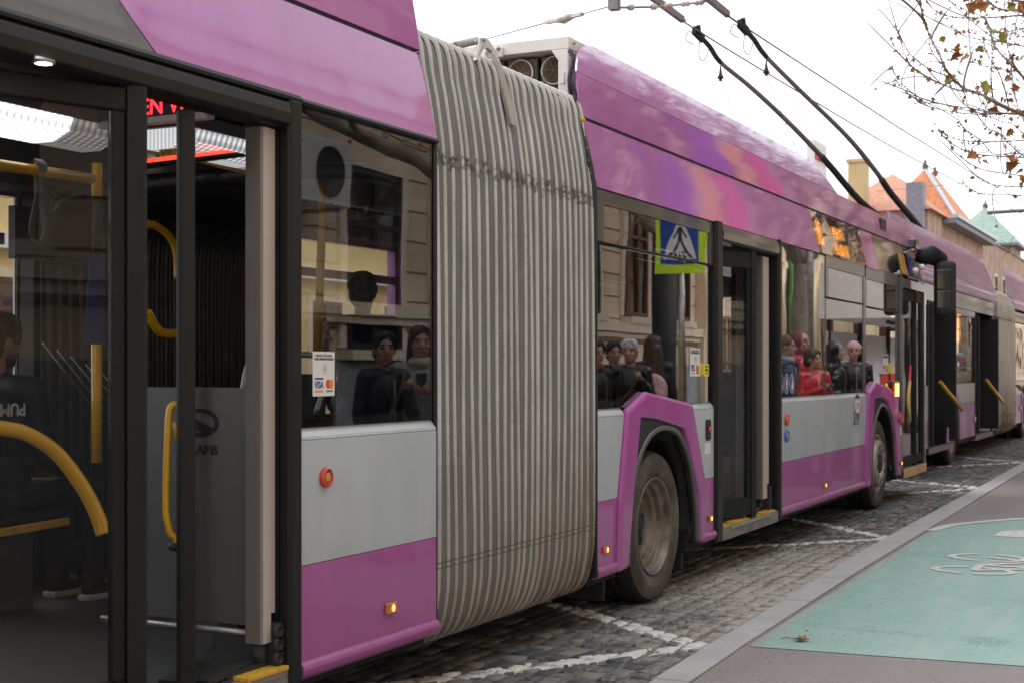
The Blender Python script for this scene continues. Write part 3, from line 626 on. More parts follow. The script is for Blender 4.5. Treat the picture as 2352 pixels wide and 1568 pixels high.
mb = MB(); mb.box(14.8, 48.2, 13.75, 14, 3.35, 3.6); mb.box(14.8, 48.2, 13.6, 14, 5.7, 6.1); mb.build('moulding', 'white_trim', yh)
mb = MB(); mb.prism_x([(13.4, 6.1), (24.5, 6.1), (19, 8.0)], 14.6, 48.4); mb.build('roof', 'tile_red', yh)
for k in range(11): window_unit(yh, 17 + k * 2.9, 14, 1.3, 2.9, 1.1, -1)
fh = thing('ochre_house', 'low pale facade beyond the yellow house, seen through the bus doors', 'house')
mb = MB(); mb.box(48.6, 80, 13, 24, 0, 6.4); mb.build('wall', 'stucco_light', fh)
mb = MB(); mb.prism_x([(12.4, 6.42), (24.6, 6.42), (18.5, 8.2)], 48.5, 80); mb.build('roof', 'tile_red', fh)
for k in range(9): window_unit(fh, 50.5 + k * 3.3, 13, 1.4, 3.4, 1.2, -1)
sb = thing('roof_billboard', 'small white board with a red edge on a mast beyond the bus roof', 'billboard', (0, 0, 0))
p = at(1878, 368, 6)
mb = MB(); mb.box(p.x - .7, p.x + .55, 5.9, 6.1, p.z - .42, p.z + .42); mb.build('board', 'white_trim', sb)
mb = MB(); mb.box(p.x - .72, p.x + .57, 5.86, 5.898, p.z - .05, p.z + .08); mb.build('red_stripe', 'sticker_red', sb)
mb = MB(); mb.tube([(p.x, 6, 0), (p.x, 6, p.z - .42)], .08, 8); mb.build('mast', 'steel', sb)

# ------------------------------------------------------------------ plane trees
pm('bark', (.23, .195, .16), .85, var=.35, scale=6, bmp=.4, bscale=20, dirt=(.28, .26, .20), dscale=3)
pm('twig', (.21, .145, .115), .8, var=.3)
pm('bark_wrap', (.012, .012, .014), .6, var=.3)
def grow(mb, lv, p, d, L, r, rg, lv_leaf, depth):
    n = 5; pts = [p]; rs = [r]
    for i in range(n):
        d = (d + Vector((rg.gauss(0, .16), rg.gauss(0, .16), rg.gauss(.03, .12)))).normalized(); p = p + d * L / n; pts.append(p); rs.append(r * (1 - .55 * (i + 1) / n))
        if depth > 0 and i >= 1:
            for _ in range(rg.choice((1, 1, 2))):
                q = (d + Vector((rg.gauss(0, .65), rg.gauss(0, .65), rg.gauss(.1, .4)))).normalized()
                grow(mb, lv, p, q, L * rg.uniform(.5, .75), rs[-1] * .6, rg, lv_leaf, depth - 1)
        if depth <= 1 and rg.random() < lv_leaf:
            leaf_shape(lv, p, Vector((rg.gauss(0, 1), rg.gauss(0, 1), rg.gauss(-.4, .5))), Vector((rg.gauss(0, 1), rg.gauss(0, 1), 1)), rg.uniform(.03, .10))
    mb.tube(pts, rs, 5 if r < .03 else 8, caps=False)
def plane_tree(label, x, y, seed, trunk='bark', h=3.4, away=False, tall=False):
    rg = random.Random(seed); t = thing('plane_tree', label, 'tree', (x, y, 0), 0, 'plane trees on the pavement')
    mb = MB(); mb.tube([(0, 0, -.05), (.02, 0, .4), (.03, .02, 1.5), (0, .05, h)], [.26, .22, .19, .17], 14); mb.build('trunk', trunk, t)
    mb = MB(); lv = MB()
    if tall:
        mb.tube([(0, .05, h - .2), (.1, .15, h + 1.6), (-.05, .3, h + 3.9)], [.17, .14, .10], 10)
        for k in range(9):
            a = rg.uniform(-.1, 1.7); z0 = h + rg.uniform(3.1, 3.9)
            grow(mb, lv, Vector((0, .25, z0)), Vector((math.cos(a), abs(math.sin(a)) * 1.1 + .25, rg.uniform(.25, .8))).normalized(), rg.uniform(2.4, 3.4), .075, rg, .9, 3)
    for k in range(5):
        a = k * 1.256 + rg.uniform(-.3, .3); d = Vector((math.cos(a) * .7, math.sin(a) * .7, .75)).normalized()
        if away and math.sin(a) > -.25: continue
        if math.sin(a) > .3: d.z = 1.1; d.normalize()
        grow(mb, lv, Vector((0, .05, h - .1)), d, rg.uniform(2.1, 2.9), .10, rg, .35, 3)
    mb.build('limbs', 'bark', t); lv.build('foliage', 'leaf_rust', t); return t
t1 = plane_tree('plane tree whose brown-leaved twigs hang into the sky at the upper right', 13.0, -3.9, 5, away=True)
plane_tree('plane tree with black wrapped trunk mirrored in the window under the crossing sign', 18.6, -3.7, 8, 'bark_wrap', tall=True)
plane_tree('plane tree with pale mottled trunk mirrored in the window left of the front wheel', 26.0, -3.7, 12, tall=True)

for n_, (x, y, rz_, s_) in enumerate(((46, -3.9, 1.1, 1.15), (53, -3.9, 2.6, 1.25), (62, -3.6, 4.0, 1.2), (72, -3.4, 5.2, 1.3))):
    c_ = copy_tree(bpy.data.objects['plane_tree.002']); c_.location = (x, y, 0); c_.rotation_euler.z = rz_; c_.scale = (s_,) * 3
    c_['label'] = ('first plane tree beyond the bus shelter end, mirrored in the purple roof panels', 'second plane tree beyond the shelter, mirrored in the purple roof panels', 'third plane tree beyond the shelter, mirrored in the purple roof panels', 'farthest plane tree along the pavement, mirrored in the purple roof panels')[n_]
# the spray of twigs that hangs into the picture belongs to the first tree
def cr(x, y): return (2060 + x / 3.485) * .98, (y / 3.485) * .98
def atd(u, v, t):
    a = (u - 1176) / FPX
    return Vector((t * (math.cos(TH) + a * math.sin(TH)), -3.09 + t * (math.sin(TH) - a * math.cos(TH)), 1.46 + (848 - v) / FPX * t))
TW = [([(1400, 1060), (1185, 945), (1000, 860), (850, 780), (720, 735), (650, 690), (585, 620), (540, 560), (490, 440), (430, 330), (385, 215), (350, 100), (333, 0), (320, -80)], 11.0, .021),
      ([(710, 745), (630, 735), (500, 685), (400, 640), (280, 560), (215, 450), (165, 290), (155, 260)], 11.0, .009),
      ([(500, 685), (380, 620), (280, 555), (165, 440), (105, 340), (95, 320)], 10.9, .008),
      ([(585, 630), (450, 585), (330, 510), (245, 430), (185, 320), (160, 270)], 11.1, .008),
      ([(1400, 960), (1080, 930), (900, 920), (760, 890), (560, 860), (360, 810), (210, 710), (130, 610), (108, 545)], 11.3, .010),
      ([(1080, 930), (780, 935), (600, 915), (450, 885), (340, 845), (230, 760), (140, 665)], 11.4, .008),
      ([(1400, 1310), (1185, 1290), (850, 1270), (720, 1240), (620, 1190), (540, 1130), (500, 1075), (457, 1015)], 11.6, .010),
      ([(1400, 1140), (1185, 1150), (900, 1160), (730, 1155), (610, 1130), (500, 1075)], 11.5, .009),
      ([(1400, 1500), (1185, 1525), (950, 1515), (830, 1465), (750, 1410)], 12, .009),
      ([(1185, 1440), (900, 1400), (780, 1360), (720, 1325), (670, 1275)], 12, .008),
      ([(850, 1165), (780, 1110), (690, 1050), (640, 980)], 11.5, .007),
      ([(940, 830), (925, 760), (915, 620), (925, 500), (920, 350), (920, 260)], 11.0, .010),
      ([(1060, 880), (1030, 740), (980, 600), (900, 470), (860, 400)], 11.0, .009),
      ([(1400, 110), (1185, 125), (1000, 140), (760, 150), (600, 140), (470, 95), (380, 10)], 12.0, .012),
      ([(1400, 190), (1185, 230), (1020, 265), (800, 260), (730, 240)], 12.2, .009),
      ([(1185, 380), (900, 330), (800, 320), (690, 290), (590, 220)], 12.2, .008),
      ([(1400, 100), (1185, 90), (1000, 80), (900, 20), (840, -60)], 11.6, .016),
      ([(850, 1170), (940, 1260), (1080, 1250), (1300, 1190)], 11.5, .007),
      ([(760, 880), (880, 1040), (1000, 1100), (1185, 1260), (1400, 1380)], 11.8, .009),
      ([(600, 640), (680, 820), (720, 870), (850, 940)], 12.3, .006),
      ([(540, 555), (480, 490), (430, 420), (410, 360)], 11.0, .006),
      ([(1400, 880), (1185, 640), (1100, 540), (960, 400), (900, 230), (850, 130)], 12.0, .018),
      ([(1400, 1420), (1185, 1280), (1090, 1200), (980, 1090), (900, 930)], 12, .012),
      ([(920, 260), (860, 150), (720, 90), (580, 15)], 11.8, .008),
      ([(1400, 1660), (1150, 1600), (900, 1590), (760, 1560), (680, 1480)], 12.4, .008),
      ([(700, 760), (710, 800), (730, 870), (800, 900)], 11.0, .006), ([(1400, 30), (1100, 10), (950, -60)], 11.5, .014),
      ([(1060, 500), (1000, 420), (820, 330), (620, 240)], 12.4, .006), ([(1185, 700), (1000, 560), (850, 545), (720, 480)], 12.4, .006),
      ([(840, 1060), (870, 960), (820, 800), (780, 640), (660, 380), (600, 200), (520, 90)], 12.8, .005), ([(1185, 1000), (1100, 760), (1080, 560), (1045, 330), (1060, 160)], 12.6, .007),
      ([(1185, 590), (1010, 575), (870, 540), (770, 510)], 11.7, .006), ([(1185, 1100), (1080, 1010), (960, 980), (820, 800), (800, 690)], 11.9, .006)]
rg = random.Random(21); tb = MB(); leaves = {'leaf_rust': MB(), 'leaf_green': MB(), 'leaf_brown': MB()}
o0 = Vector(t1.location)
def twig_leaf(p, s, mat):
    leaf_shape(leaves[mat], p - o0, Vector((rg.gauss(0, 1), rg.gauss(0, 1), rg.gauss(-.3, .6))), Vector((rg.gauss(-.6, .6), rg.gauss(-.5, .6), rg.gauss(0, .6))), s, .45)
for pts, t0, r in TW:
    q = spline([atd(*cr(x, y), t0 + .25 * math.sin(i * 1.3 + t0 * 7)) for i, (x, y) in enumerate(pts)], 5)
    n = len(q); tb.tube([p - o0 for p in q], [r * .62 * (1 - .66 * i / n) for i in range(n)], 6)
    for i in range(2, n):
        if rg.random() < .55: tb.ell(q[i] - o0, (r * .55 + .003,) * 3, 6, 4)         # buds
        if rg.random() < .30: twig_leaf(q[i] + Vector((0, 0, -.01)), rg.uniform(.018, .045), rg.choice(('leaf_rust', 'leaf_rust', 'leaf_brown', 'leaf_green')))
        if i % 6 == 3 and rg.random() < .55:
            d = (q[i] - q[i - 1]).normalized(); e = Vector((rg.gauss(0, .5), rg.gauss(0, .5), rg.gauss(.1, .6))); L = rg.uniform(.15, .5)
            s_ = [q[i] - o0 + (d * k / 5 + e * (k / 5) ** 1.6) * L for k in range(6)]
            tb.tube(s_, [r * .35 + .0012] * 5 + [.0015], 5)
            if rg.random() < .6: twig_leaf(s_[-1] + o0, rg.uniform(.02, .05), rg.choice(('leaf_rust', 'leaf_brown', 'leaf_green')))
for x, y, s, mt in ((155, 245, .07, 'leaf_green'), (610, 430, .12, 'leaf_rust'), (640, 460, .11, 'leaf_rust'), (690, 500, .13, 'leaf_rust'), (800, 110, .13, 'leaf_rust'), (845, 40, .10, 'leaf_rust'), (1150, 130, .15, 'leaf_rust'), (1120, 70, .1, 'leaf_green'), (640, 620, .08, 'leaf_rust'), (545, 670, .08, 'leaf_green'),
                    (600, 675, .08, 'leaf_rust'), (815, 400, .08, 'leaf_green'), (980, 310, .12, 'leaf_green'), (850, 805, .15, 'leaf_green'), (1030, 660, .08, 'leaf_rust'), (960, 910, .12, 'leaf_rust'), (1150, 960, .11, 'leaf_rust'), (790, 1290, .11, 'leaf_rust'), (840, 1345, .08, 'leaf_rust'), (1110, 1410, .16, 'leaf_rust'), (1160, 1400, .09, 'leaf_rust'),
                    (1090, 1080, .09, 'leaf_rust'), (1000, 1060, .06, 'leaf_brown'), (1035, 1120, .08, 'leaf_rust'), (920, 1120, .07, 'leaf_rust'), (740, 1265, .07, 'leaf_brown'), (510, 320, .07, 'leaf_green'), (745, 100, .07, 'leaf_brown'), (830, 200, .08, 'leaf_brown'), (1100, 460, .1, 'leaf_brown'), (1045, 610, .06, 'leaf_brown'), (1085, 720, .07, 'leaf_brown'),
                    (1140, 730, .08, 'leaf_brown'), (990, 820, .07, 'leaf_rust'), (1095, 825, .07, 'leaf_rust'), (850, 940, .06, 'leaf_brown'), (800, 520, .07, 'leaf_green'), (1160, 480, .09, 'leaf_green'), (700, 40, .08, 'leaf_green'), (550, 430, .06, 'leaf_green'), (870, 250, .07, 'leaf_green'), (1170, 1540, .09, 'leaf_green'), (1150, 1500, .08, 'leaf_rust'), (1160, 1140, .08, 'leaf_rust'), (1170, 40, .1, 'leaf_rust')):
    u, v = cr(x, y)
    for k in range(2 if s > .1 else 1): twig_leaf(atd(u, v, 11.3) + Vector((0, 0, s * .3)), s * .8, mt)
tb.build('hanging_twigs', 'twig', t1)
for k, lb in leaves.items(): lb.build('leaves', k, t1)
mb = MB()
e0 = atd(*cr(1400, 1060), 11.0) - o0
for dz, r in ((0, .034), (.55, .026), (-.35, .022), (1.1, .026)):
    mb.tube(spline([Vector((0, .05, 3.2)), Vector((-.3, .5, 3.0 + dz * .3)), e0 + Vector((.1, -.3, dz * .8)), e0 + Vector((0, 0, dz * .7))], 6), [r * (1 - .02 * i) for i in range(19)], 8)
mb.build('bough', 'bark', t1)

# ------------------------------------------------------------------ overhead line
pm('wire', (.10, .10, .11), .5, var=.1); pm('line_metal', (.22, .21, .19), .5, var=.2, metal=.3); pm('ceramic', (.52, .46, .36), .4, var=.2, dirt=(.35, .18, .07), dscale=9)
wl = thing('contact_wires', 'pair of trolley contact wires running along the street above the bus poles', 'overhead wires')
def along(pts, n=6): return spline(pts, n)
wA = [(-6, 2.5, 5.32), at(1440, -40, 2.35), at(1569, 50, 2.2), at(1841, 216, 2.0), at(2100, 366, 1.7), at(2339, 488, 1.3), at(2352, 495, 1.3) + Vector((25, -2, 0))]
wB = [(-6, 1.9, 5.32), at(1560, -40, 1.75), at(1670, 35, 1.6), at(1716, 66, 1.6), at(2019, 264, 1.3), at(2112, 323, 1.2), at(2352, 465, .8), at(2352, 470, .8) + Vector((25, -2, 0))]
for p in (wA, wB): mb = MB(); mb.tube(along(p), .0095, 6); mb.build('wire', 'wire', wl)
for (u0, v0), (u1, v1), Y in (((1482, -8), (1568, 48), 2.25), ((1606, -10), (1672, 36), 1.65)):
    mb = MB(); mb.obox(at(u0, v0, Y) + Vector((-2, 0, .1)), at(u1, v1 - 2, Y), .05, .07); mb.obox(at(u0, v0 - 8, Y), at(u1 - 20, v1 - 18, Y), .03, .05); mb.build('section_bar', 'line_metal', wl)
sp_ = thing('span_wire', 'thin cross-street span wire with a pale insulator left of the hanging bracket', 'span wire')
mb = MB(); pA, pB = Vector((12.5, 6.0, 4.78)), at(1405, 14, 2.4)
pA = at(1125, 88, 5.0); pI = [at(1255, 53, 3.7), at(1337, 33, 3.0)]
mb.tube([pA + (pA - pI[0]) * 2, pA, pI[0]], .007, 6); mb.tube([pI[1], pB], .007, 6); mb.build('wire', 'wire', sp_)
mb = MB(); d = pI[1] - pI[0]
mb.obox(pI[0], pI[0] + d * .28, .05, .035); mb.obox(pI[0] + d * .72, pI[1], .05, .035); mb.tube([pI[0] + d * .25, pI[0] + d * .5, pI[0] + d * .78], [.025, .06, .025], 10); mb.build('insulator', 'ceramic', sp_)
hb = thing('wire_hanger', 'dark bracket and chain of insulators holding the contact wires at the top edge', 'line fitting')
mb = MB(); p = at(1411, -10, 2.35); mb.box(p.x - .05, p.x + .05, 2.3, 2.4, p.z - .15, p.z + .8); mb.build('bracket', 'line_metal', hb)
ch_ = [at(1412, 18, 2.35), at(1445, 18, 2.3), at(1520, 16, 2.15), at(1570, 10, 1.95), at(1615, 6, 1.75), at(1650, -8, 1.6)]
mb = MB(); mb.tube(ch_, .012, 6)
mb.build('chain', 'line_metal', hb)
for a, b_, t in ((1, 2, .05), (1, 2, .75), (2, 3, .3), (3, 4, .1), (3, 4, .8)):
    mb = MB(); q = ch_[a].lerp(ch_[b_], t); d = (ch_[b_] - ch_[a]).normalized() * .05; mb.tube([q - d, q - d * .4, q, q + d * .4, q + d], [.018, .034, .022, .034, .018], 10); mb.build('insulator', 'ceramic', hb)
arm = thing('catenary_arm', 'dark horizontal pole arm crossing the sky at the right edge', 'line fitting')
mb = MB(); a = at(2268, 489, 4); b_ = Vector((a.x, -3.2, a.z + .1)); mb.tube([a, b_], .07, 8); mb.build('tube', 'wire', arm)
mb = MB(); q = a.lerp(b_, .48); mb.tube([q + Vector((0, 0, .35)), q - Vector((0, 0, .25))], .09, 8); mb.build('clamp', 'wire', arm)
mb = MB(); e_ = b_; mb.tube([Vector((e_.x, e_.y, 0)), e_ + Vector((0, 0, 1))], .12, 10); mb.build('post', 'wire', arm)
fw = thing('feeder_wires', 'faint thin wires crossing the sky beyond the tiled roofs', 'overhead wires')
for p, q in ((at(2010, 440, 9), at(2352, 410, 3)), (at(2300, 600, 9), at(2352, 500, 2))):
    mb = MB(); mb.tube([p, q], .012, 5); mb.build('wire', 'wire', fw)
# ================================================================== TROLLEYBUSES
LOW = [(0, 2.48), (.028, 2.60), (.058, 2.74), (.085, 2.862)]
UPP = [(.088, 2.884), (.097, 3.0), (.112, 3.13)]
TOP = [(.113, 3.132), (.150, 3.22), (.198, 3.315), (.25, 3.40)]
def prof_at(prof, w_):
    s = max(0, min(1, w_)) * (len(prof) - 1); i = min(int(s), len(prof) - 2); t = s - i
    return lerp(prof[i][0], prof[i + 1][0], t), lerp(prof[i][1], prof[i + 1][1], t)
def fairing(name, prof, xs, wlo, whi, mat, parent, off=0.0, nw=10, dy=0.0, solid=.012):
    mb = MB(); vs = []; dense = []
    for a, b in zip(xs, xs[1:]): dense += [a, lerp(a, b, .5)]
    dense.append(xs[-1])
    for x in dense:
        a, b = (interp(x, wlo) if isinstance(wlo, list) else wlo), (interp(x, whi) if isinstance(whi, list) else whi)
        for k in range(nw + 1):
            y, z = prof_at(prof, lerp(a, b, k / nw)); vs.append((x, y + dy - off, z + off * .3))
    n = nw + 1
    mb.add(vs, [(i * n + k, (i + 1) * n + k, (i + 1) * n + k + 1, i * n + k + 1) for i in range(len(dense) - 1) for k in range(nw)], True)
    o = mb.build(name, mat, parent, solid=solid); md = o.modifiers.new('split', 'EDGE_SPLIT'); md.split_angle = R(35); return o
def skirt_trim(parent, x0, x1, mat='purple', y=0, name='skirt_trim'):
    mb = MB(); mb.prism_x([(y + p, q) for p, q in ((.004, .354), (-.016, .342), (-.023, .325), (-.016, .300), (.0, .283), (.03, .278), (.03, .354))], x0, x1); return mb.build(name, mat, parent, bevel=.006)
def side_panels(parent, poly_up, poly_lo, y=0, a='silver', b='purple'):
    """two-tone side panel; polygons in x, z"""
    o = None
    if poly_up: mb = MB(); mb.prism_y(poly_up, y, y + .03); o = mb.build('side_panel', a, parent, bevel=.003)
    if poly_lo: mb = MB(); mb.prism_y(poly_lo, y, y + .03); o = mb.build('lower_panel', b, parent, bevel=.003)
    return o
def ledge(parent, x0, x1, y=0):
    mb = MB(); mb.prism_x([(y, 1.1915), (y + .004, 1.205), (y + .03, 1.238), (y + .045, 1.238), (y + .045, 1.1915)], x0, x1); return mb.build('window_ledge', 'silver', parent, bevel=.003)
def pane(parent, x0, x1, z0, z1, y=.014, mat='window_glass', border=.035, name='window'):
    mb = MB(); mb.box(x0, x1, y, y + .006, z0, z1); o = mb.build(name, mat, parent)
    if border:
        mb = MB(); b = border
        for q in ((x0, x1, z0, z0 + b), (x0, x1, z1 - b, z1), (x0, x0 + b, z0 + b, z1 - b), (x1 - b, x1, z0 + b, z1 - b)): mb.box(q[0], q[1], y + .010, y + .03, q[2], q[3])
        mb.build('window_frame', 'black_trim', o)
    return o
def wheel(parent, x, y=.03, kind='rear', z=.476):
    t = bpy.data.objects.new('wheel', None); C.objects.link(t); t.parent = parent; t.location = (x, y, z)
    side = [(.306, .035), (.316, .020), (.345, .010), (.375, .002), (.388, 0), (.390, .004), (.393, 0), (.405, .001), (.408, .005), (.411, .002), (.417, .004), (.420, .008), (.423, .005), (.429, .008), (.432, .012), (.435, .009), (.441, .013), (.444, .018), (.447, .015), (.455, .026)]
    mb = MB(); mb.lathe(side, (0, 0, 0), seg=72); mb.k = 1; mb.lathe([(.455, .026), (.468, .048), (.474, .072), (.476, .10), (.476, .128), (.468, .130), (.468, .140), (.476, .142), (.476, .19), (.468, .192), (.468, .202), (.476, .204), (.474, .26), (.45, .29), (.31, .28)], (0, 0, 0), seg=72)
    ty = mb.build('tyre', ['tyre', 'tread'], t)
    if kind == 'rear':
        mb = MB(); mb.lathe([(.45, .36), (.474, .39), (.476, .42), (.476, .56), (.45, .60), (.3, .6)], (0, 0, 0), seg=48); mb.build('inner_tyre', 'tread', t)
        mb = MB(); mb.lathe([(.306, .036), (.309, .022), (.305, .014), (.298, .016), (.291, .030), (.287, .050), (.280, .060), (.262, .068), (.257, .078), (.256, .100), (.250, .108), (.236, .114), (.231, .124), (.227, .144), (.214, .158), (.190, .166), (.140, .169), (.115, .166)], (0, 0, 0), seg=72)
        mb.build('rim', 'rim', t)
        mb = MB(); mb.lathe([(.115, .166), (.108, .14), (.07, .135), (.06, .115), (.001, .11)], (0, 0, 0), seg=40); mb.build('hub', 'rubber', t)
        for k in range(8):
            a = k * math.pi / 4 + .1; mb = MB(); mb.lathe([(.039, .1635), (.001, .1635)], (.168 * math.cos(a), 0, .168 * math.sin(a)), seg=20); mb.build('hand_hole', 'well', t)
    else:
        mb = MB(); mb.lathe([(.306, .036), (.309, .022), (.303, .016), (.293, .024), (.286, .06), (.275, .085), (.262, .08), (.252, .03), (.243, -.005), (.232, -.018), (.215, -.022), (.155, -.022), (.146, -.012), (.142, .012), (.132, .02)], (0, 0, 0), seg=72); mb.build('rim', 'hub', t)
        mb = MB(); mb.lathe([(.132, .02), (.108, .018), (.10, -.012), (.085, -.022), (.001, -.026)], (0, 0, 0), seg=40); mb.build('hub', 'rubber', t)
        for k in range(10):
            a = k * math.pi / 5 + .15; mb = MB(); mb.lathe([(.024, -.0235), (.001, -.0235)], (.187 * math.cos(a), 0, .187 * math.sin(a)), seg=18); mb.build('hand_hole', 'well', t)
    return t
def arch_pts(x, z, r, a0, a1, n=28): return [(x + r * math.cos(R(lerp(a0, a1, k / n))), z + r * math.sin(R(lerp(a0, a1, k / n)))) for k in range(n + 1)]
def wheel_well(parent, x, r=.60, y0=.05, y1=1.0):
    path = [(x - r, .27)] + arch_pts(x, .5, r, 180, 0) + [(x + r, .27)]
    mb = MB(); n = len(path); mb.add([(p, y0, q) for p, q in path] + [(p, y1, q) for p, q in path], [(i, i + 1, i + 1 + n, i + n) for i in range(n - 1)])
    mb.add([(p, y1, q) for p, q in path], [tuple(range(n))]); return mb.build('wheel_well', 'well', parent, solid=.006)
def marker(parent, x, z=.42, y=0, s=1.0):
    mb = MB(); mb.box(x - .042 * s, x + .042 * s, y - .016, y - .001, z - .024 * s, z + .024 * s); o = mb.build('marker_light', 'amber', parent, bevel=.005)
    mb = MB(); mb.ell((x + .006, y - .016, z), (.008 * s, .004, .014 * s), 12, 8); mb.build('bulb', 'amber_hot', o); 
    mb = MB(); mb.ell((x + .006, y - .0155, z), (.016 * s, .003, .018 * s), 12, 8); mb.build('lens', 'amber_lit', o); return o
def button(parent, x, z, r, ringm, corem, y=0, name='door_button'):
    mb = MB(); mb.lathe([(r, -.002), (r, -.014), (r * .93, -.02), (r * .68, -.022), (r * .64, -.016)], (x, y, z), seg=36); o = mb.build(name, ringm, parent)
    mb = MB(); mb.lathe([(r * .64, -.010), (r * .52, -.0115)], (x, y, z), seg=30); mb.build('bezel', 'ink', o)
    mb = MB(); mb.lathe([(r * .52, -.012), (r * .45, -.02), (r * .28, -.0215), (.0005, -.0215)], (x, y, z), seg=30); mb.build('push_cap', corem, o); return o
pm('flag_yellow', (.42, .28, .03), .4, var=.1); pm('flag_orange', (.42, .16, .04), .4, var=.1)
pm('tan_board', (.62, .38, .17), .6, var=.15, scale=12)
pm('button_core', (.55, .28, .06), .35, coat=.3, var=.15, scale=60)

def decal_box(name, x0, x1, z0, z1, y, mat, parent, th=.0008, bev=0):
    mb = MB(); mb.box(x0, x1, y - th, y, z0, z1); return mb.build(name, mat, parent, bevel=bev)
def disc(mb, x, z, rx, rz, y, seg=32, th=.0006):
    mb.add([(x, y - th, z)] + [(x + rx * math.cos(2 * math.pi * k / seg), y - th, z + rz * math.sin(2 * math.pi * k / seg)) for k in range(seg)], [(0, 1 + k, 1 + (k + 1) % seg) for k in range(seg)])
def card_sticker(parent, x0, z0, w_, h, y):
    """contactless card sticker: two lines of text, waves, two card marks"""
    o = decal_box('card_sticker', x0, x0 + w_, z0, z0 + h, y, 'white', parent, bev=.0)
    Y = y - .0012; k = w_ / .14
    text('lettering', 'PLĂTEȘTE CĂLĂTORIA', .0118 * k, (x0 + w_ / 2, Y, z0 + h * .885), 'ink', o, align='CENTER', sx=.86)
    text('lettering', 'CU ORICE CARD BANCAR CONTACTLESS', .0118 * k, (x0 + w_ / 2, Y, z0 + h * .81), 'ink', o, align='CENTER', sx=.56)
    mb = MB(); cx, cz = x0 + w_ * .54, z0 + h * .62
    for i in range(40):
        a0, a1 = 2 * math.pi * i / 40, 2 * math.pi * (i + 1) / 40; r0, r1 = .0195 * k, .0187 * k
        mb.add([(cx + r * math.cos(a), Y, cz + r * math.sin(a)) for r, a in ((r0, a0), (r0, a1), (r1, a1), (r1, a0))], [(0, 1, 2, 3)])
    for j in range(4):
        r0 = (.005 + .0042 * j) * k; r1 = r0 + .0016 * k
        for i in range(6):
            a0, a1 = R(-42 + 14 * i), R(-42 + 14 * (i + 1)); mb.add([(cx - .012 * k + r * math.cos(a), Y, cz + r * math.sin(a)) for r, a in ((r0, a0), (r0, a1), (r1, a1), (r1, a0))], [(0, 1, 2, 3)])
    mb.build('wave_mark', 'ink', o)
    decal_box('blue_bar', x0 + w_ * .10, x0 + w_ * .46, z0 + h * .375, z0 + h * .415, Y, 'ink_blue', o); decal_box('orange_bar', x0 + w_ * .10, x0 + w_ * .46, z0 + h * .09, z0 + h * .13, Y, 'sticker_orange', o)
    text('lettering', 'VISA', .034 * k, (x0 + w_ * .28, Y, z0 + h * .185), 'ink_blue', o, align='CENTER', bold=.0008, sx=.82)
    for dx, mt, e in ((.70, 'sticker_red', 0), (.82, 'sticker_orange', .0006)):
        mb = MB(); disc(mb, x0 + w_ * dx, z0 + h * .27, .0145 * k, .0165 * k, Y - e); mb.build('card_circle', mt, o)
    text('lettering', 'mastercard', .0105 * k, (x0 + w_ * .76, Y, z0 + h * .095), 'ink', o, align='CENTER', sx=.9); return o
def rebase(root, loc):
    loc = Vector(loc)
    for ch in [o for o in bpy.data.objects if o.parent == root]: ch.location = Vector(ch.location) - loc
    root.location = loc

# ------------------------------------------------------------------ first bus
bus = thing('articulated_trolleybus', 'purple and silver articulated trolleybus numbered 319 nearest the camera with open doors', 'trolleybus')
# --- underbody, roof, off side, floor
mb = MB(); mb.box(-2, 5.52, .06, 2.5, .24, .30); mb.box(7.36, 7.80, .06, 2.5, .24, .30); mb.box(9.05, 14.48, .06, 2.5, .24, .30); mb.box(15.72, 17.5, .06, 2.5, .24, .30); mb.box(-2, 17.5, 2.44, 2.55, .18, 1.15)
mb.box(9.2, 14.3, 1.05, 1.09, .12, .24)
mb.build('underbody', 'well', bus)
mb = MB()
for a, b in ((-2, 5.52), (7.36, 17.45)):
    mb.box(a, b, .105, 2.45, 2.84, 2.90); mb.box(a, b, 2.47, 2.55, 2.35, 2.9)
    x = a
    while x < b - .05: mb.box(x, min(x + .10, b), 2.47, 2.54, 1.15, 2.35); x += 1.95
    mb.box(a + .1, b - .1, 2.48, 2.499, 2.10, 2.16)
mb.build('body_shell', 'purple_roof', bus)
for a, b in ((-2, 5.52), (7.36, 17.45)):
    x = a
    while x < b - .15: 
        mb = MB(); mb.box(x + .10, min(x + 1.95, b), 2.50, 2.506, 1.16, 2.34); mb.build('off_side_window', 'clear_glass', bus); x += 1.95
mb = MB(); mb.box(10.2, 17.3, 2.455, 2.475, 1.15, 2.36); mb.build('side_lining', 'interior_dark', bus)  # added dark panel blocks the off-side windows so the near glass mostly reflects
mb = MB(); mb.box(-2, 7.75, .05, 1.02, .31, .355); mb.box(9.12, 14.44, .05, 1.02, .31, .355); mb.box(15.76, 17.4, .05, 1.02, .31, .355); mb.box(-2, 17.4, 1.02, 2.44, .31, .355); mb.build('floor', 'floor', bus)
mb = MB(); mb.box(-2, 5.5, .11, 2.44, 2.56, 2.60); mb.box(7.4, 17.4, .11, 2.44, 2.56, 2.60)
mb.build('ceiling', 'ceiling', bus)
for a, b in ((-2, 5.48), (7.4, 17.4)): mb = MB(); mb.prism_x([(1.6, 2.555), (2.44, 2.555), (2.44, 2.37), (2.2, 2.37)], a, b); mb.build('coving', 'interior_dark', bus)
mb = MB(); mb.box(17.45, 17.58, .05, 2.5, .3, 1.0); mb.box(17.45, 17.58, .05, 2.5, 2.45, 2.9); mb.build('front_wall', 'purple', bus)
mb = MB(); mb.box(17.50, 17.53, .08, 2.47, 1.0, 2.45); mb.build('windscreen', 'door_glass', bus)
